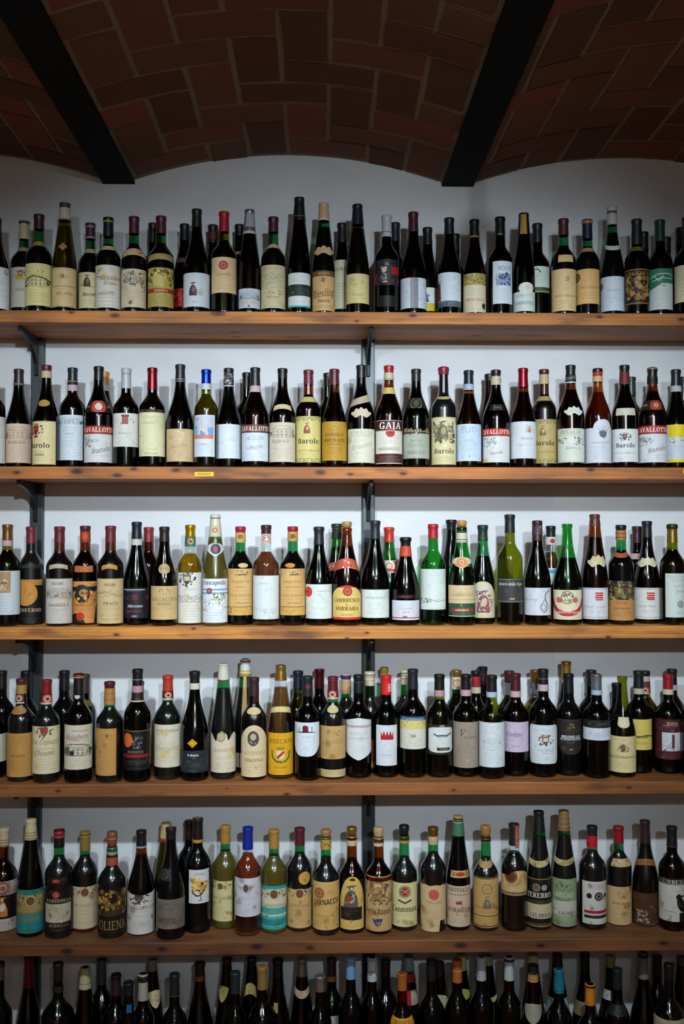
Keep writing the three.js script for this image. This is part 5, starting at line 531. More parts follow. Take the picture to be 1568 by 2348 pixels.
// ---- fifth shelf
const vines = 'n|4|1|92|20|46|#5c5442|#9a8c64|#c8bc94|#3c382c;o|50|13|11|#6c4a30|12;q|50|13|13|#c8b47c|2;q|20|14|9|#a89668|2;q|80|14|9|#a89668|2';
B(4, 8, 1898, 'm', { w: 62, yb: 2138, g: 'brown', wine: 'red', c: '#bfae90', cl: 1942, n: [[1926, 1928, '#7a6a54'], [1932, 1934, '#7a6a54'], [1938, 1940, '#7a6a54']], L: [[2022, 2054, '#b8b0a4', 'z|48|50|18|#8a5c54|#d0c4b8;q|48|50|22|#5c5048|2', {}], [2054, 2108, '#0e0c0c', 'p|46|50|84|#c87a34|#d8d0c4', {}], [2108, 2136, '#b8b0a8', 'l|30|70|3|#6a645c|80', {}]] }, 'cream-capped amber bottle at the picture border with an orange figure on black');
B(4, 70, 1878, 'f', { w: 60, yb: 2151, g: 'dgreen', c: '#c4b48c', cl: 1926, n: [[1909, 1911, '#7a6c48'], [1915, 1917, '#7a6c48'], [1921, 1923, '#7a6c48']], L: [[2041, 2141, '#7c8468', 'r|0|0|100|12|#1f7a70;r|0|12|100|40|#a08a54;' + vines.replaceAll('|1|', '|14|').replaceAll('|13|', '|26|') + ';r|0|52|100|4|#7c7a58;r|0|56|100|20|#3f7c70;l|60|72|4|#a8c0b0|70;r|0|77|100|12|#14868c;r|0|90|100|10|#2a7a74']] }, 'dark flute with ringed cream cap and turquoise, gold and green banded label');
B(4, 135, 1902, 'x', { w: 61, yb: 2151, g: 'green', c: '#131313', cl: 1945, n: [[1902, 1919, '#8a1c24'], [1919, 1922, '#a04a48']], L: [[2012, 2030, '#100e0f', 'q|50|50|36|#3a2a24|2;o|48|50|18|#b83c24|8', { x0: 110, x1: 152 }], [2040, 2138, '#14110f', 'z|42|13|10|#8a3428|#c8a878;o|42|13|4|#c0301c;t|PARTEOLLA|50|27|10|#c8bfa4|b;r|6|34|82|44|#b8b298;n|8|36|78|40|24|#a8a288|#c4bea4;t|RUBIELLA|50|85|9|#a8886c|b;l|94|96|2|#8a7a6a']] }, 'red-topped bottle with a red oval above a black label with cream panel');
B(4, 194.5, 1906, 'x', { w: 60, yb: 2149, g: 'green', c: '#8a6c2c', cl: 1951, n: [[1914, 1916, '#5c4414'], [1919, 1920, '#c8a850']], L: [[2034, 2133, '#cbbc9a', vines + ';r|0|24|100|1|#a8987c;t|MONICA DI SARDEGNA|50|43|10|#a07464|s;l|55|82|4|#8a7a60|88;r|0|97|100|3|#6a2420']] }, 'gold-capped green bottle with cream label topped by vines, beside the gold-lettered black one');
B(4, 256.5, 1906, 'm', { w: 62, yb: 2153, g: 'dustgreen', c: '#7a4a2c', cl: 1945, cs: 'cork', n: [[1923, 1926, '#a8743c'], [1945, 1966, '#7c9484'], [1961, 1966, '#1c1410'], [1967, 1985, '#a0482c']], L: [[1969, 1983, '#a84a2c', 'o|50|50|24|#5c1c14', { x0: 246, x1: 268 }], [2040, 2141, '#12100c', 'n|0|6|100|50|90|#a07c34|#7a5a24|#c8a04c|#4a3414;n|40|2|10|20|8|#b88c3c;a|#3a2a14,x|10,50,90,44,80,60,20,62;t|OLIENA|52|82|28|#a8843c|s']] }, 'cork-capped dusty bottle with a black label of gold figures and tall gold letters');
B(4, 323.5, 1903.6, 'u', { w: 62, yb: 2147, g: 'brown', wine: 'red', fl: 1965, c: '#151515', cl: 1940, n: [[1941, 1945, '#8a98a0']], L: [[2046, 2143, '#cfcac4', 'c|44|14|22|#4c483c|#3c3a34;r|28|12|32|3|#4c483c;t|CASTELLO DI LISI|50|38|10|#3c3832|s;l|47|57|2|#6c6860|60;l|72|80|3|#5c5850|60;q|50|68|56|#b8b2ac|1', { sh: 'notch' }]] }, 'black-capped dark bottle with a clean white notched label and crest');
B(4, 380, 1886, 'f', { w: 56, z: 0.085, g: 'olive', wine: 'white', fl: 1935, c: '#c0a874', cl: 1928, n: [[1886, 1889, '#3c2c1c'], [1900, 1902, '#a8843c'], [1922, 1930, '#8a3c24']] }, 'cream-capped yellow-green bottle behind the grey-labelled black one');
B(4, 391.5, 1897, 'u', { w: 65, yb: 2157, g: 'black', c: '#161412', cl: 1925, n: [[1897, 1902, '#5c4434']], L: [[1992, 2019, '#141414', 'q|50|50|30|#5c5a54|5;o|50|50|20|#2c2c2a', { x0: 369, x1: 392 }], [2063, 2131, '#736a62', 't|VERMENTINO|50|18|8|#3c3632;t|BUCCE|42|32|14|#3a342e|s;l|44|54|3|#4a443e|84;r|10|62|50|18|#5c544c;t|Marchese|56|80|14|#4a423a|i|10']] }, 'big black bottle with a raised round emblem and dull grey label');
B(4, 453, 1875.5, 'x', { w: 59, yb: 2142, g: 'black', c: '#141312', cl: 1926, n: [[1875, 1880, '#7a5a38'], [1926, 1933, '#b08420']], L: [[1995, 2072, '#d3d3d0', 't|DURIA|50|13|10|#5c5c5c|s;n|18|26|66|44|50|#d8a020|#e0b030|#c88c18|#e8c050;d|#2a1c14|5|18,62,24,72,44,78,62,70,80,48;n|30|56|30|22|16|#2c2018|#b07a18|#4a3420;d|#2a1c14|3|56,72,56,90;d|#2a1c14|2.4|44,92,58,90;o|62|42|6|#2c2018', { x0: 434, x1: 478 }]] }, 'black bottle with narrow white label of a yellow and black bird');
B(4, 434, 1881, 'x', { w: 54, z: 0.07, g: 'black', c: '#2c1012', cl: 1925 }, 'dark red-black neck just behind the yellow bird label bottle');
B(4, 516.5, 1892, 'x', { w: 57, yb: 2132, g: 'green', wine: 'olive', c: '#a07a34', cl: 1936, n: [[1909, 1910, '#7a5820']], L: [[2021, 2113, '#cfc490', vines + ';o|6|16|8|#1f3c28;t|BIANCO SARDO|40|43|10|#7a7848|s;l|56|80|5|#7a7048|60|36;t|DOC|70|92|4|#5c5430', { x0: 487, x1: 532 }]] }, 'gold-capped green bottle with pale yellow vine label, beside the blue-capped one');
B(4, 568, 1896, 'x', { w: 60, yb: 2147, g: 'clear', wine: 'rose', fl: 1960, c: '#10248a', cl: 1949.5, n: [], L: [[2014.5, 2102.5, '#cdced4', 'o|44|26|7|#4a4648|11;a|#a8a8ac,x|38,24,14,18,30,32;a|#a8a8ac,x|50,24,74,18,58,32;n|38|16|12|20|8|#5c5458;t|CASTELLO|50|52|10|#a8aab0|i;l|66|68|2|#a8aab0|40;l|78|82|2|#b4b6bc|30']] }, 'blue-capped bottle of amber rose wine with white bee-emblem label');
B(4, 628, 1902, 'x', { w: 59, yb: 2146, g: 'green', wine: 'olive', c: '#a87a34', cl: 1947, n: [[1910, 1911, '#7a5820']], L: [[2032, 2132, '#c8c8ac', 'r|0|0|100|8|#1c9a98;' + vines.replaceAll('|1|', '|8|').replaceAll('|13|', '|19|') + ';r|0|32|100|10|#cfcbb0;t|VERMENTINO|50|46|10|#8a8460|s;r|0|51|100|14|#3a9c94;l|55|62|3|#b8d8d0|80;r|0|66|100|4|#c0ccb8;r|0|70|100|6|#5aaca4;r|0|76|100|16|#168c90;r|0|93|100|7|#30a090', {}]] }, 'gold-capped yellow-green bottle with a turquoise and white banded label');
B(4, 687, 1897.7, 'x', { w: 58, yb: 2143, g: 'green', c: '#561a22', cl: 1940, L: [[1999.5, 2029.5, '#b08034', 'o|50|50|40|#c89444;q|50|50|38|#d8b060|5;n|36|24|30|50|14|#a83c28|#d8a858|#8a5c28', { x0: 684, x1: 710, sh: 'oval' }], [2037.5, 2130.6, '#c8a468', 'r|0|0|100|3|#3a2c1c;' + vines + ';t|CANNONAU|50|43|11|#9a6a40|s;l|52|54|2|#9a7848|80;l|64|90|5|#a8864c|80;r|0|97|100|3|#3a2c1c']] }, 'maroon-capped bottle with a round orange sticker and tan vine label');
B(4, 747, 1901, 'm', { w: 60, yb: 2147, g: 'green', wine: 'red', fl: 1968, c: '#9a7440', cl: 1922, cs: 'cork', n: [[1922, 1947, '#a88430'], [1929, 1939, '#1c1a16']], L: [[1926, 1948, '#b89238', 'n|40|20|50|60|14|#7a3c24|#d8b860|#1c1a16', {}], [2023, 2133, '#cfa860', 'f|3|#e0c080|1;z|30|24|15|#9a5c34|#c89050;l|22|26|2|#a8804c|40|66;t|VERNACCIA|54|42|16|#2c2018|N|4;r|8|70|62|1|#8a6c3c;n|70|52|24|44|30|#b08c50|#c8a468|#8a6c3c;l|84|90|2|#a07c44|40|30']] }, 'cork-capped bottle with golden label lettered in slanting heavy black capitals');
B(4, 806.5, 1895, 'm', { w: 58, yb: 2143, g: 'brown', wine: 'dust', c: '!#a88040', cl: 1919, cs: 'cork', n: [[1919, 1940, '#c4b090'], [1924, 1926, '#8a5040']], L: [[2011, 2132, '#d5b460', 'p|46|40|48|#5c5048|#a8988a;n|24|34|44|22|24|#6c6058|#8a7c70|#3c342c;o|38|42|10|#b03428;r|4|58|84|24|#1d1b19;t|CANNONAU|46|64|5|#3c3836|n;n|38|79|14|8|10|#9a2c28;f|1|#e0c878|1;l|92|94|2|#a88c40|60', { x0: 781, x1: 833, sh: 'dome' }]] }, 'gold-capped brown bottle with arched yellow label of a seated costumed woman');
B(4, 868, 1896, 'm', { w: 60, yb: 2144, g: 'brown', wine: 'dust', c: '#b0946c', cl: 1923, cs: 'cork', n: [[1923, 1941, '#cabd9c'], [1932, 1934, '#5c5444']], L: [[2011, 2136, '#c2a06c', 'n|4|6|92|42|70|#a07c4c|#8a6a44|#cdb07c|#6c543c;n|26|12|14|30|16|#5c4838|#7c6044;n|10|38|70|14|34|#4c4038|#6c5844;t|Perla Ranna|48|64|15|#4c3418|b;a|#2c3450,x|32,77,62,77,56,88,46,91,38,87;n|34|78|26|10|12|#8a90a8|#c8c8d0;l|96|98|2|#8a6c44;k|6']] }, 'tan-capped brown bottle with antique engraved label, blackletter and a small blue shield');
B(4, 926.5, 1891, 'm', { w: 60, yb: 2136, g: 'green', c: '#161519', cl: 1918, cs: 'cork', n: [[1919, 1934, '#b08c44'], [1924, 1929, '#7a4c28']], L: [[2025, 2125.5, '#d8cd94', 'z|52|20|17|#9a8c68|#c8bc94;o|52|20|11|#b02c2c|12;d|#e0d0b0|2|44,16,60,24;d|#e0d0b0|2|60,16,44,24;d|#4c4a3c|5|34,40,44,43,52,46,60,43,70,40;t|Cannonau|52|60|17|#4c3c1c|b;d|#b03c30|1|2,56,10,56;l|70|74|2|#a0945c|60;l|88|88|1|#8a7c4c|60']] }, 'black-capped green bottle with pale yellow label, red crest and grey ribbon');
B(4, 993, 1896, 'x', { w: 58, yb: 2139, g: 'green', c: '!#8a6a30', cl: 1919, n: [[1919, 1937, '#c0a880'], [1922, 1934, '#b8a078']], L: [[2031, 2147, '#cfb384', 'z|52|20|15|#c85c54|#d89080;o|52|20|9|#c84c4c;d|#a89468|3|30,34,44,37,54,39,64,37,76,34;n|24|34|54|6|16|#a89468|#8a7a54;l|68|72|2|#a08a5c|40;l|86|86|1|#8a7448|50', { sh: 'tornfoot' }]] }, 'gold-capped bottle with a torn-footed tan label and faded pink seal');
B(4, 1050.5, 1870, 'f', { w: 55, yb: 2135, g: 'dgreen', c: '#a88850', cl: 1880, cs: 'cork', n: [[1881, 1887, '#cfc4a4'], [1887, 1917, '#3c6c50']], L: [[1997, 2013, '#b8965c', 'o|50|50|22|#a83420|10;f|3|#d8bc80|3', { x0: 1034, x1: 1073 }], [2032, 2125.5, '#c8ae94', 't|PARTEOLLA|50|10|13|#5c4c40|b;r|0|21|100|1.6|#6c5c4c;u|52|40|18|#7a3c34;n|42|38|20|10|12|#a82c28|#5c3c34;t|NURAGUS|50|59|14|#54402c|b;l|70|73|2|#8a745c|60;l|90|90|1|#8a745c|50']] }, 'tall green flute with foil neck, tan shoulder sticker and pinkish castle label');
B(4, 1113.7, 1892, 'm', { w: 57, yb: 2137, g: 'green', c: '#9a7034', cl: 1921, cs: 'cork', n: [[1922, 1931, '#a83430'], [1924, 1926, '#d8c8b8']], L: [[1967, 1989, '#a8885c', 'n|40|50|16|30|5|#8a6c44', { sh: 'cresc' }], [2013, 2128, '#c09a5c', 'r|0|1|100|2|#3c2c1c;q|54|23|14|#8a6c3c|3;z|54|23|8|#b8985c|#8a6c3c;p|54|50|26|#6c6458|#8a8274;n|6|44|14|16|10|#8a6438|#a07c4c;t|Porto Ferro|50|60|8|#b8603c|b;l|68|70|2|#7a5c38|80;r|0|76|100|1.4|#3c2c1c;l|82|92|3|#7a5c38|80;r|0|96|100|2|#3c2c1c']] }, 'cork-capped dark bottle with torn tan collar and brown-tan antique label');
B(4, 1178.5, 1888, 'x', { w: 59, yb: 2138, g: 'clear', wine: 'red', fl: 1957, c: '#15201d', cl: 1940, L: [[1890, 1944, '#a8544c', 'n|10|2|80|96|30|#d8b8b0|#8a3434', { x0: 1181, x1: 1188 }], [1997, 2054, '#cfa96c', 'o|40|24|20|#8a5c30;o|40|24|14|#5c3418;q|40|24|22|#e0c48c|3;t|TANIT|44|58|17|#5c4424|s;l|70|72|1|#a8804c|40;r|0|86|100|9|#6a6068;r|0|95|100|5|#b89440', { sh: 'bump' }]] }, 'clear-necked black bottle with golden label arching over a brown seal');
B(4, 1235.5, 1859, 'f', { w: 57, yb: 2134, g: 'green', c: '#111311', cl: 1909, L: [[1966, 1989, '#bdb27c', 't|1986|50|62|30|#a09460|s', { sh: 'cresc' }], [2016, 2127, '#12110f', 'r|0|0|100|1.5|#b8963c;o|42|18|12|#a07838;o|42|18|7|#2c64a0;o|66|18|9|#8a9aa4;r|62|12|10|4|#a88838;t|TEREBRO|50|34|14|#d8d8cc|b;r|0|44|100|8|#3a3418;r|0|52|100|30|#c4b894;l|58|66|3|#8a7e60|80;t|LILIBEO|54|75|11|#4c4430|b;r|0|92|100|4|#4c4230;r|0|97|100|1.5|#b8a03c']] }, 'tall black-capped flute with pale crescent collar and black, gold and cream label');
B(4, 1293, 1857.6, 'f', { w: 56, yb: 2132, g: 'green', c: '#8a6a3c', cl: 1905, n: [[1876, 1878, '#6a4c24'], [1888, 1890, '#6a4c24'], [1898, 1900, '#6a4c24']], L: [[1964, 1985, '#bcb27c', 't|1987|50|62|30|#a09460|s', { sh: 'cresc' }], [2016, 2125, '#8a9c78', 'n|38|8|34|18|26|#5c5c3c|#8a7c4c|#3c4430;t|GRECALE|50|34|12|#c4d0b4|s;t|Bianco|46|43|9|#4c5c3c|i;r|0|47|100|30|#c0bfae;l|53|64|3|#98977c|70;t|LILIBEO|60|72|9|#4c4c3c|b;r|0|78|100|12|#8fa07c']] }, 'tall gold-capped flute with pale crescent collar and sage green label');
B(4, 1358, 1893, 'x', { w: 61, yb: 2133, g: 'green', c: '#1c1b24', cl: 1934, L: [[1917, 1944, '#b81424', 'n|20|20|60|60|8|#d02838|#a01020', { x0: 1347, x1: 1368, sh: 'plaque' }], [2022, 2120, '#cdcdc4', 't|CORVO|60|10|8|#7a7a74|s;t|NERO D AVOLA|52|16|6|#b8606c|s;o|26|34|9|#1c1a1c;z|58|35|14|#2a2628|#cdcdc4;o|86|34|7|#2a2426;q|58|35|12|#8a3440|2;l|56|62|2|#8a8a84|60;r|8|68|92|7|#b01c34;r|8|79|92|7|#1c1a1c;l|82|82|1|#a8a8a4|60;t|FRUTTA|58|97|7|#c8c8c0|b', { x0: 1336, x1: 1388 }]] }, 'red neck sticker bottle with black seals and a red bar on white');
B(4, 1418.5, 1894, 'x', { w: 60, yb: 2132, g: 'green', wine: 'red', fl: 1955, c: '#8a1420', cl: 1935, n: [[1902, 1903, '#5c0c14']], L: [[1971, 1987, '#c2a878', 'l|50|50|1|#8a7448|40', { x0: 1404, x1: 1444 }], [2034, 2127, '#ccae7c', 'a|#9a1c1c,x|0,0,18,0,0,9;q|62|18|14|#a88a58|2;b|50|12|24|10|#a08250;t|TORRE|60|29|7|#b89c68|s;t|ROSA ROSSO|60|44|8|#a0341c|b;l|54|58|2|#a8905c|66;d|#a8905c|1|12,64,40,72,70,70,96,62;n|2|60|16|4|8|#8a6c40;l|84|92|3|#a8905c|60']] }, 'crimson-capped bottle with peach label and a tiny red corner');
B(4, 1479.5, 1880.6, 'u', { w: 62, yb: 2134, g: 'dustbrown', c: '#2c1d19', cl: 1935, L: [[1970, 1989, '#8a5c2c', 'l|50|50|1|#5c3814|60', { x0: 1462, x1: 1499, sh: 'curved' }], [2049, 2128, '#4a2f1c', 't|ROSSO|40|12|9|#7a3c24|s;n|62|36|26|16|18|#8a7c6c|#5c4c3c;n|24|54|34|34|50|#9a9084|#6c5c4c|#b0a698;d|#8a7c6c|1|4,92,30,88,60,94,96,90;n|70|84|26|12|16|#a83a20|#8a8078']] }, 'dusty brown bottle with orange collar and dark brown label of a pale sketch');
B(4, 1541, 1894.6, 'x', { w: 60, yb: 2134, g: 'dbrown', c: '#15171c', cl: 1942, n: [[1941, 1943, '#5c2420']], L: [[2015, 2032, '#0e0e10', 't|CORBERA|52|52|84|#d0d4d4|b', {}], [2030, 2114, '#cdccc2', 'l|16|16|1|#5c5850|50|70;j|76|54|56|#121214;d|#55524c|1|4,70,60,74;l|74|82|3|#8a867c|50|30;r|70|76|30|24|#121214', {}]] }, 'black bottle with white label of a large black crow, at the shelf end');

// ---- the row of bottles at the bottom, in deep shade
const D = (x, t, k, o, d) => B(5, x, t, k, { z: 0.2, ...o }, d);
D(-2, 2206, 'x', { c: '#3a3c40', cl: 2250 }, 'grey-capped dark bottle cut by the picture border');
D(66, 2192, 'u', { z: 0.08, c: '#6a1216', cl: 2266 }, 'dark bottle with a dim red neck foil');
D(133, 2207, 'x', { w: 76, c: '#141414', cl: 2250, L: [[2262, 2276, '#1c1c20', '', {}]] }, 'large-shouldered dark bottle near the upright, two glints on its shoulder');
D(195, 2218, 'f', { z: 0.19, c: '#b8ae84', cl: 2269, n: [[2218, 2224, '#22201c'], [2255, 2257, '#8a8464']] }, 'dark bottle with a bright cream-yellow cap');
D(233, 2199, 'x', { z: 0.08, c: '#3c4c52', cl: 2259 }, 'dark bottle with a slate grey-blue cap behind the row');
D(266, 2233, 'x', { z: 0.13, c: '#331c1e', cl: 2284, w: 62 }, 'dark bottle with a brown-maroon cap and two glints on the shoulder');
D(295, 2251, 'u', { z: 0.215, w: 50, c: '#16181a', cl: 2285, L: [[2303, 2322, '#1c5c94', '', { x0: 291, x1: 301 }]] }, 'short black-capped bottle with a spot of blue label');
D(328, 2233, 'x', { z: 0.2, c: '#aaa698', cl: 2296, w: 54, n: [[2233, 2254, '#1c1c1c']] }, 'dark bottle with grey-white cap under a black top');
D(349, 2199, 'f', { z: 0.09, c: '#7c7060', cl: 2228, L: [[2272, 2312, '#cfbe92', 'n|20|20|60|60|12|#b09c70', { x0: 339, x1: 368, sh: 'point' }]] }, 'tan-capped flute with a pointed cream shoulder label, beside the white-capped bottle');
D(400, 2232, 'x', { z: 0.2, c: '#17211f', cl: 2284, n: [[2284, 2286, '#3c4446']] }, 'green-black capped bottle standing under the grey-labelled one above');
D(458, 2206, 's', { z: 0.12, w: 66, g: 'dbrown', c: '#2c1a14', cl: 2240, n: [[2240, 2250, '#7a4024']] }, 'brown-topped stout bottle with an orange scrap on the neck');
D(520, 2196, 'f', { z: 0.1, c: '#241414', cl: 2212, L: [[2261, 2298, '#b8a860', 'n|20|20|60|60|12|#988848', { x0: 503, x1: 524, sh: 'point' }]] }, 'dark flute with a yellowish shoulder label, beside a slate-capped neck');
D(539, 2228, 'x', { z: 0.19, w: 52, c: '#1c2a2c', cl: 2280 }, 'slate green capped bottle between two flutes with yellowish shoulder labels');
D(577, 2194, 'f', { z: 0.1, c: '#2c1414', cl: 2207, L: [[2254, 2289, '#bdb064', 'n|30|40|30|40|6|#2c2c18;n|10|10|80|80|10|#a89a50', { x0: 563, x1: 586, sh: 'curved' }]] }, 'dark flute with a holed yellow shoulder label');
D(601, 2216, 'x', { z: 0.215, w: 68, c: '#8a6a30', cl: 2271 }, 'gold-capped broad dark bottle with glints down its shoulder');
D(637, 2198, 's', { z: 0.14, w: 60, c: '#101214', cl: 2240, L: [[2300, 2322, '#a88c50', '', { x0: 628, x1: 637 }]] }, 'unlit black bottle beside the gold-capped broad one, scrap of tan label');
D(692, 2197, 'f', { z: 0.1, c: '!#a89898', cl: 2240, n: [[2203, 2205, '#5c5454'], [2210, 2212, '#5c5454']], L: [[2262, 2289, '#b89c84', 'n|20|10|60|60|10|#d8c0a0|#8a7464', { sh: 'cresc' }]] }, 'silvery pink capped flute with a pinkish collar label');
D(734, 2236, 'x', { z: 0.205, w: 52, c: '!#a89284', cl: 2276, n: [[2243, 2245, '#6c5c50']] }, 'ridged silver-tan capped bottle lower than its neighbours');
D(760, 2197, 'x', { z: 0.1, c: '#301620', cl: 2240, n: [[2240, 2252, '#8a5c3c']], L: [[2330, 2360, '#b0b4b4', '', {}]] }, 'dark maroon capped bottle with an orange neck seal and white label');
D(804, 2195, 'x', { z: 0.17, c: '#6a98c0', cl: 2247, n: [[2195, 2209, '#7a8288']] }, 'dark bottle with a light blue cap, silver at the top');
D(853, 2196, 'x', { z: 0.17, c: '#b4bcc2', cl: 2252, n: [[2196, 2204, '#2c3a50']], L: [[2224, 2242, '#b4bcc2', 'c|50|45|32|#7a5c4c|#a87c5c', { x0: 844, x1: 860 }]] }, 'white-capped bottle with a small brown shield on the cap');
D(884, 2200, 'x', { z: 0.15, w: 70, g: 'black', c: '#121416', cl: 2240 }, 'black bottle with two shoulder glints in front of the middle upright');
D(922, 2231, 'x', { z: 0.22, w: 56, g: 'brown', c: '#a85c24', cl: 2273, n: [[2237, 2239, '#7a3c14']], L: [[2336, 2372, '#d89c1c', 't|BIANCO|50|30|30|#8a4c10|b', { sh: 'notch' }]] }, 'copper-capped dusty bottle with the top of an orange-yellow label');
D(937, 2190, 'f', { z: 0.1, g: 'green', c: '#7a8a88', cl: 2227, L: [[2234, 2252, '#9a2424', '', {}], [2272, 2304, '#a81c24', 'r|60|0|40|100|#b8ac94', {}]] }, 'grey-teal capped flute with red labels behind the copper-capped bottle');
D(989, 2200, 'x', { z: 0.18, w: 60, c: '#17181b', cl: 2250, n: [[2200, 2207, '#5c1830']] }, 'black-capped bottle with a purple-red top disc');
D(1007, 2205, 'f', { z: 0.09, c: '#1c1c1c', cl: 2240, L: [[2282, 2312, '#b8b090', 'l|50|50|1|#333|40', { sh: 'oval' }]] }, 'dark flute with a pale oval label behind the purple-topped bottle');
D(1048, 2200, 'x', { z: 0.18, c: '#a8602c', cl: 2255, n: [[2200, 2206, '#6a2434'], [2227, 2229, '#d89a5c']] }, 'copper-orange capped bottle with a red top, beside a yellow-labelled flute');
D(1058, 2186, 'f', { z: 0.09, g: 'dgreen', c: '#bcb478', cl: 2226, L: [[2268, 2293, '#b0a45c', '', { sh: 'oval' }]] }, 'cream-yellow capped flute with an oval yellow label');
D(1103.5, 2194, 'x', { z: 0.175, c: '#aab0b8', cl: 2250, n: [[2194, 2199, '#3c3c40']], L: [[2228, 2240, '#aab0b8', 'o|50|50|30|#7a8a88', { x0: 1093, x1: 1102 }]] }, 'white-capped bottle with a faint grey mark, beside the dark-topped white cap');
D(1119, 2190, 'f', { z: 0.085, c: '#8a8468', cl: 2215, L: [[2281, 2300, '#b8ac74', '', { sh: 'cresc' }]] }, 'dull cream capped flute with a cream collar between two white caps');
D(1167, 2194, 'x', { z: 0.175, c: '#b4bcbe', cl: 2250, n: [[2194, 2207, '#1c1f1c']] }, 'white-capped bottle with a black top disc');
D(1222, 2212, 's', { z: 0.175, w: 60, g: 'dgreen', c: '#1c3424', cl: 2236, n: [[2236, 2253, '#a8743c'], [2242, 2244, '#d0a868'], [2249, 2251, '#d0a868']], L: [[2303, 2347, '#a29c88', 'd|#c8c0a8|2|8,10,50,4,92,10;d|#7a745c|1|20,40,60,70,80,90', { sh: 'point' }]] }, 'green foil topped bottle with gold neck rings and a big torn grey collar');
D(1222, 2186, 'f', { z: 0.08, c: '#b4ac80', cl: 2215 }, 'cream-capped neck behind the green foil topped bottle');
D(1281.5, 2222, 'x', { z: 0.2, c: '#147490', cl: 2279, n: [[2222, 2230, '#23282a']], L: [[2244, 2272, '#147490', 'n|2|10|40|80|8|#a83c3c|#c86a3c', {}]] }, 'dark bottle with a teal blue cap');
D(1278, 2186, 'f', { z: 0.08, c: '#121416', cl: 2220, L: [[2292, 2330, '#a8b0b0', 'd|#444|2|0,20,100,10', {}]] }, 'black neck behind the teal-capped bottle');
D(1341, 2184, 'u', { z: 0.085, c: '#15130f', cl: 2225, L: [[2300, 2330, '#8a7858', '', {}]] }, 'black-necked bottle behind the orange-capped one');
D(1352.5, 2256, 'x', { z: 0.22, w: 56, c: '#d88a1c', cl: 2307, n: [[2256, 2262, '#a86428'], [2262, 2266, '#1c140c']], L: [[2295, 2301, '#d88a1c', 'r|20|30|40|40|#b04c14', { x0: 1344, x1: 1356 }]] }, 'black bottle with a bright orange cap lowest in the row');
D(1400, 2191, 'u', { z: 0.11, w: 62, c: '#8a8058', cl: 2220, L: [[2272, 2293, '#b8bcb8', 'n|20|20|60|60|8|#8a8c88', { x0: 1382, x1: 1401 }]] }, 'dull cream capped bottle with a small white shoulder label');
D(1415, 2220, 'x', { z: 0.2, w: 54, c: '#14211f', cl: 2270, L: [[2306, 2328, '#1c1c1c', 'n|40|0|20|100|8|#8a8c8c', {}]] }, 'green-black capped bottle in front of the dull cream cap');
D(1475, 2183, 'u', { z: 0.12, w: 64, c: '#7c7874', cl: 2246, n: [[2183, 2198, '#16191b']] }, 'grey-capped bottle with a black top beyond the small white shoulder label');
D(1507, 2190, 'x', { z: 0.12, c: '#34161a', cl: 2240 }, 'dim red-black capped bottle beside the big glossy one at the row end');
D(1534, 2209, 'x', { z: 0.22, w: 70, g: 'black', c: '#111214', cl: 2250, L: [[2339, 2370, '#b8b090', '', { sh: 'notch' }]] }, 'big glossy black bottle with slanting glints at the row end');
D(1564, 2192, 'f', { z: 0.09, c: '#3c4a44', cl: 2215 }, 'dim teal-capped neck at the very end of the row');

// ---- build the bottles: stand each on its shelf, keep neighbours apart, then make its parts
const shelfTop = TOPS;
function place(b) {
  if (b.yb) { const k = (EYE - shelfTop[b.row]); // depth at which the foot of the bottle shows at this height
    const p0 = at(b.x, b.yb, 0), c = camera.position, t = (c.y - shelfTop[b.row]) / (c.y - p0.y), zf = c.z * (1 - t); const r = b.w / 2 / F * (CAMZ - zf); b.z = Math.max(0.09, Math.min(DEPTH - r * 0.9 - 0.003, zf - r)); b.yb = 0; }
  b.y = shelfTop[b.row] + 0.0006;
  const mid = at(b.x, b.row === 5 ? 2260 : (b.top + EDGE[b.row]) / 2, b.z);
  b.X = mid.x; b.R = b.w / 2 / F * (CAMZ - b.z) * (b.shrink || 1);
  b.H = at(b.x, b.top, b.z).y - b.y;
}
BOTTLES.forEach((b, i) => { b.i = i; if (b.row === 5 && !b.w) b.w = 58; place(b); });
for (let it = 0; it < 120; it++) {
  let moved = 0;
  for (let i = 0; i < BOTTLES.length; i++) for (let j = i + 1; j < BOTTLES.length; j++) {
    const a = BOTTLES[i], b = BOTTLES[j]; if (a.row !== b.row) continue;
    const dx = a.X - b.X, dz = a.z - b.z, need = a.R + b.R + 0.0012, d = Math.hypot(dx, dz); if (d >= need) continue;
    moved++;
    const gap = Math.sqrt(Math.max(0, need * need - dx * dx)) - Math.abs(dz), front = dz >= 0 ? a : b, rear = dz >= 0 ? b : a;
    if (Math.abs(dz) > 0.028 || it % 3 === 1) { const s = Math.min(gap, 0.004); rear.z = Math.max(rear.R + 0.004, rear.z - s * 0.75); front.z = Math.min(DEPTH - front.R + 0.004, front.z + s * 0.25); }
    if (it > 12) { const q = Math.max(0.988, need > d ? d / need : 1); if (it % 3 === 0) { a.shrink = Math.max(0.72, (a.shrink || 1) * (it > 60 || a === rear ? q : 1)); b.shrink = Math.max(0.72, (b.shrink || 1) * (it > 60 || b === rear ? q : 1)); } }
    place(a); place(b);
  }
  for (const b of BOTTLES) for (const ux of [-0.917, 0.157]) if (Math.abs(b.X - ux) < b.R + 0.022 && b.z - b.R < 0.0285) { b.z = 0.029 + b.R; place(b); }
  if (!moved) break;
}
const yOn = (b, py, r) => at(b.x, py, b.z + r).y - b.y; // height on the bottle's front seen at a pixel row
let artSeed = 1;
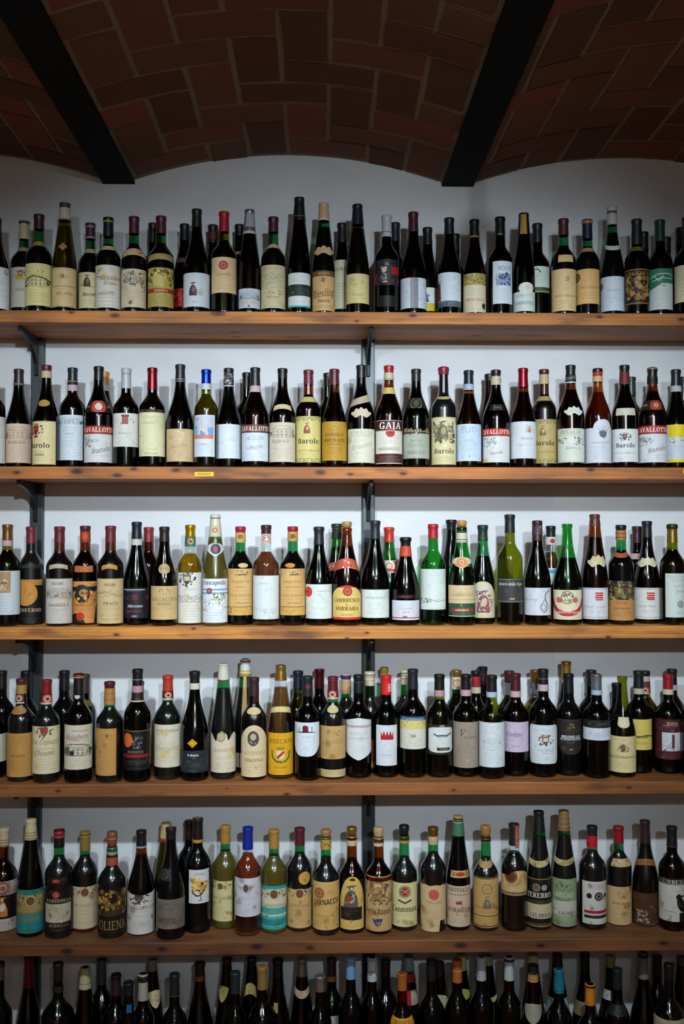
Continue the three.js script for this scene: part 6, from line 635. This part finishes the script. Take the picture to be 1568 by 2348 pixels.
for (const b of BOTTLES) {
  b.rn = Math.min(b.R * 0.42, b.kind === 's' ? 0.0146 : b.row === 1 || b.row === 5 ? 0.0139 : 'xym'.includes(b.kind) ? 0.0147 : 0.0142);
  b.p = outline(b.kind, b.H, b.R, b.rn);
  const wide = (py0, py1) => { const y = (yOn(b, py0, b.R) + yOn(b, py1, b.R)) / 2; return radiusAt(b.p, Math.min(y, b.H - 0.004)); };
  for (const l of b.L) {
    const o = l[4] = l[4] || {}, r = wide(l[0], l[1]), ppm = F / (CAMZ - b.z), pxr = r * ppm;
    const ang = (v) => Math.asin(Math.max(-0.985, Math.min(0.985, v / pxr))), look = Math.atan2(-b.X, CAMZ - b.z) ;
    o.y1 = Math.min(b.H - 0.003, yOn(b, l[0], r)); o.y0 = Math.max(0.002, yOn(b, l[1], r));
    o.a0 = (o.x0 === undefined ? -1.32 : ang(o.x0 - b.x)) + look; o.a1 = (o.x1 === undefined ? 1.32 : ang(o.x1 - b.x)) + look; o.r = r;
    o.cell = cell(Math.max(0.006, (o.a1 - o.a0) * r), Math.max(0.004, o.y1 - o.y0), l[2], l[3], artSeed++); o.cell.old = b.row === 4;
  }
}
packCells();
for (const b of BOTTLES) {
  const g = put(new THREE.Group(), 'wine_bottle', `${b.d}, ${SHELF_NAME[b.row]}`, 'wine bottle', { group: `wine bottles, ${SHELF_NAME[b.row]}` });
  g.position.set(b.X, b.y, b.z);
  const corky = b.cs === 'cork', seg = 36, H = b.H, hn = KIND[b.kind][1];
  const yc = b.cl ? yOn(b, b.cl, b.rn) : H - 0.055;
  let gp = b.p; const neckTop = corky ? Math.max(H * 0.8, yc) : H; // under a stopper the glass ends where the stopper begins
  if (corky) { gp = b.p.filter((q, i) => i < 6 || q[1] < neckTop - 0.013); gp.push([b.rn, neckTop - 0.0125], [b.rn + 0.0018, neckTop - 0.0115], [b.rn + 0.0018, neckTop - 0.002], [b.rn * 0.8, neckTop], [0, neckTop]); }
  const fill = b.fl ? yOn(b, b.fl, b.rn) : H * (/^d/.test(b.g) && !/^dust/.test(b.g) ? 0.9 : 'xym'.includes(b.kind) ? hn - 0.005 : b.kind === 'f' ? 0.78 : 0.76);
  const split = (b.g === 'green' || b.g === 'dustgreen') && (!b.wine || b.wine === 'red' || b.wine === 'olive') && fill < Math.min(H, neckTop) - 0.02;
  if (split) { // glass full of wine up to the level, clear green glass above it
    const rf = radiusAt(b.p, fill), lo = gp.filter((q) => q[1] < fill - 0.0004), hi = gp.filter((q) => q[1] > fill + 0.0004);
    mesh('glass_body', lathe([...lo, [rf, fill], [rf * 0.9, fill + 0.0004], [0, fill]], seg), GLASS[b.wine === 'olive' ? 'fullolive' : b.row > 2 || b.g === 'dustgreen' ? 'fullreddusty' : 'fullred'], g);
    mesh('glass_neck', lathe([[rf, fill + 0.0002], ...hi], seg), GLASS.green, g);
  } else mesh('glass_body', lathe(gp, seg), GLASS[b.g], g);
  if (!split && b.g !== 'black' && b.g !== 'dustblack' && b.wine !== 'none') {
    const wm = WINE[b.wine === 'dust' ? 'red' : b.wine] || WINE.red;
    const wp = [[0, 0.006]];
    for (let k = 0; k <= 22; k++) { const y = 0.007 + (fill - 0.007) * k / 22; wp.push([Math.max(0.004, radiusAt(b.p, Math.max(y, 0.012)) - 0.0007), y]); }
    wp.push([0, fill]); mesh('wine', lathe(wp, 28), wm, g);
  }
  const cm = capMat(b.c), lift = 0.0007;
  if (b.cs === 'none') { /* bare glass lip */ }
  else if (corky) {
    const r = b.rn, t = H - neckTop;
    mesh('cork', lathe([[0, neckTop + 0.0004], [r * 0.92, neckTop + 0.0004], [r * 1.0, neckTop + t * 0.3], [r * 1.09, neckTop + t * 0.55], [r * 1.1, neckTop + t * 0.85], [r * 0.98, H - 0.0012], [r * 0.7, H], [0, H]], 24), cm, g);
  } else {
    const q = [], n = 18, y1 = H, bulge = b.cs === 'wax' ? 0.0022 : lift;
    q.push([radiusAt(b.p, yc) + 0.0001, yc], [radiusAt(b.p, yc) + bulge, yc + 0.0006]);
    for (const [r, y] of b.p) if (y > yc + 0.002 && y < H - 0.0001) q.push([r + bulge, y]);
    if (b.cs === 'lip' || b.cs === 'wire') { const k = q.findIndex(([, y]) => y > H - 0.013); for (let i = Math.max(1, k); i < q.length; i++) q[i][0] += 0.0009; }
    q.push([b.rn * 0.75, H + bulge], [0, H + bulge]);
    mesh('capsule', lathe(q, 28), cm, g);
    if (b.cs === 'wire') { const wire = new THREE.TorusGeometry(b.rn + 0.002, 0.0006, 6, 24); wire.rotateX(Math.PI / 2); wire.translate(0, H - 0.016, 0); mesh('wire_hood', wire, capMat('!#9a9464'), g); }
  }
  b.n.forEach(([p0, p1, col], k) => {
    const y1 = Math.min(H - (corky ? 0.0005 : 0.0001), yOn(b, p0, b.rn)), y0 = yOn(b, p1, b.rn), base = corky ? gp : b.p; if (y1 - y0 < 0.0006) return;
    const rr = (y) => (corky && y > neckTop - 0.001 ? b.rn * (y > neckTop + (H - neckTop) * 0.4 ? 1.1 : 1.0) : radiusAt(b.p, Math.max(y, 0.02))), l = 0.0011 + k * 0.00025;
    const q = [[rr(y0) + 0.0004, y0], [rr(y0) + l, y0 + 0.0001]]; for (const [r, y] of b.p) if (y > y0 + 0.0005 && y < y1 - 0.0005) q.push([Math.max(r, corky ? rr(y) : 0) + l, y]); q.push([rr(y1) + l, y1 - 0.0001], [rr(y1) + 0.0004, y1]);
    if (!corky && y1 > H - 0.002) q.push([b.rn * 0.7, H + 0.0014], [0, H + 0.0014]);
    mesh('neck_band', lathe(q, 28), paperMat(col), g);
  });
  let front = null; for (const l of b.L) if (!front || (l[4].y1 - l[4].y0) * l[4].r > (front[4].y1 - front[4].y0) * front[4].r) front = l;
  b.L.forEach((l, k) => {
    const o = l[4], high = o.y1 > KIND[b.kind][0] * H + 0.004, name = l === front ? 'front_label' : o.y0 > H * 0.74 ? 'neck_seal' : high ? 'shoulder_label' : 'lower_label';
    mesh(name, patch(b.p, o.y0, o.y1, o.a0, o.a1, o.sh || 'rect', o.y0 > H * 0.74 ? 0.0021 : 0.0005 + k * 0.0002, o.cell, !high), PAGES[o.cell.page].mat, g);
  });
}
if (globalThis.DEBUG_BOTTLES) console.log(BOTTLES.length, PAGES.length);
renderer.render(scene, camera);
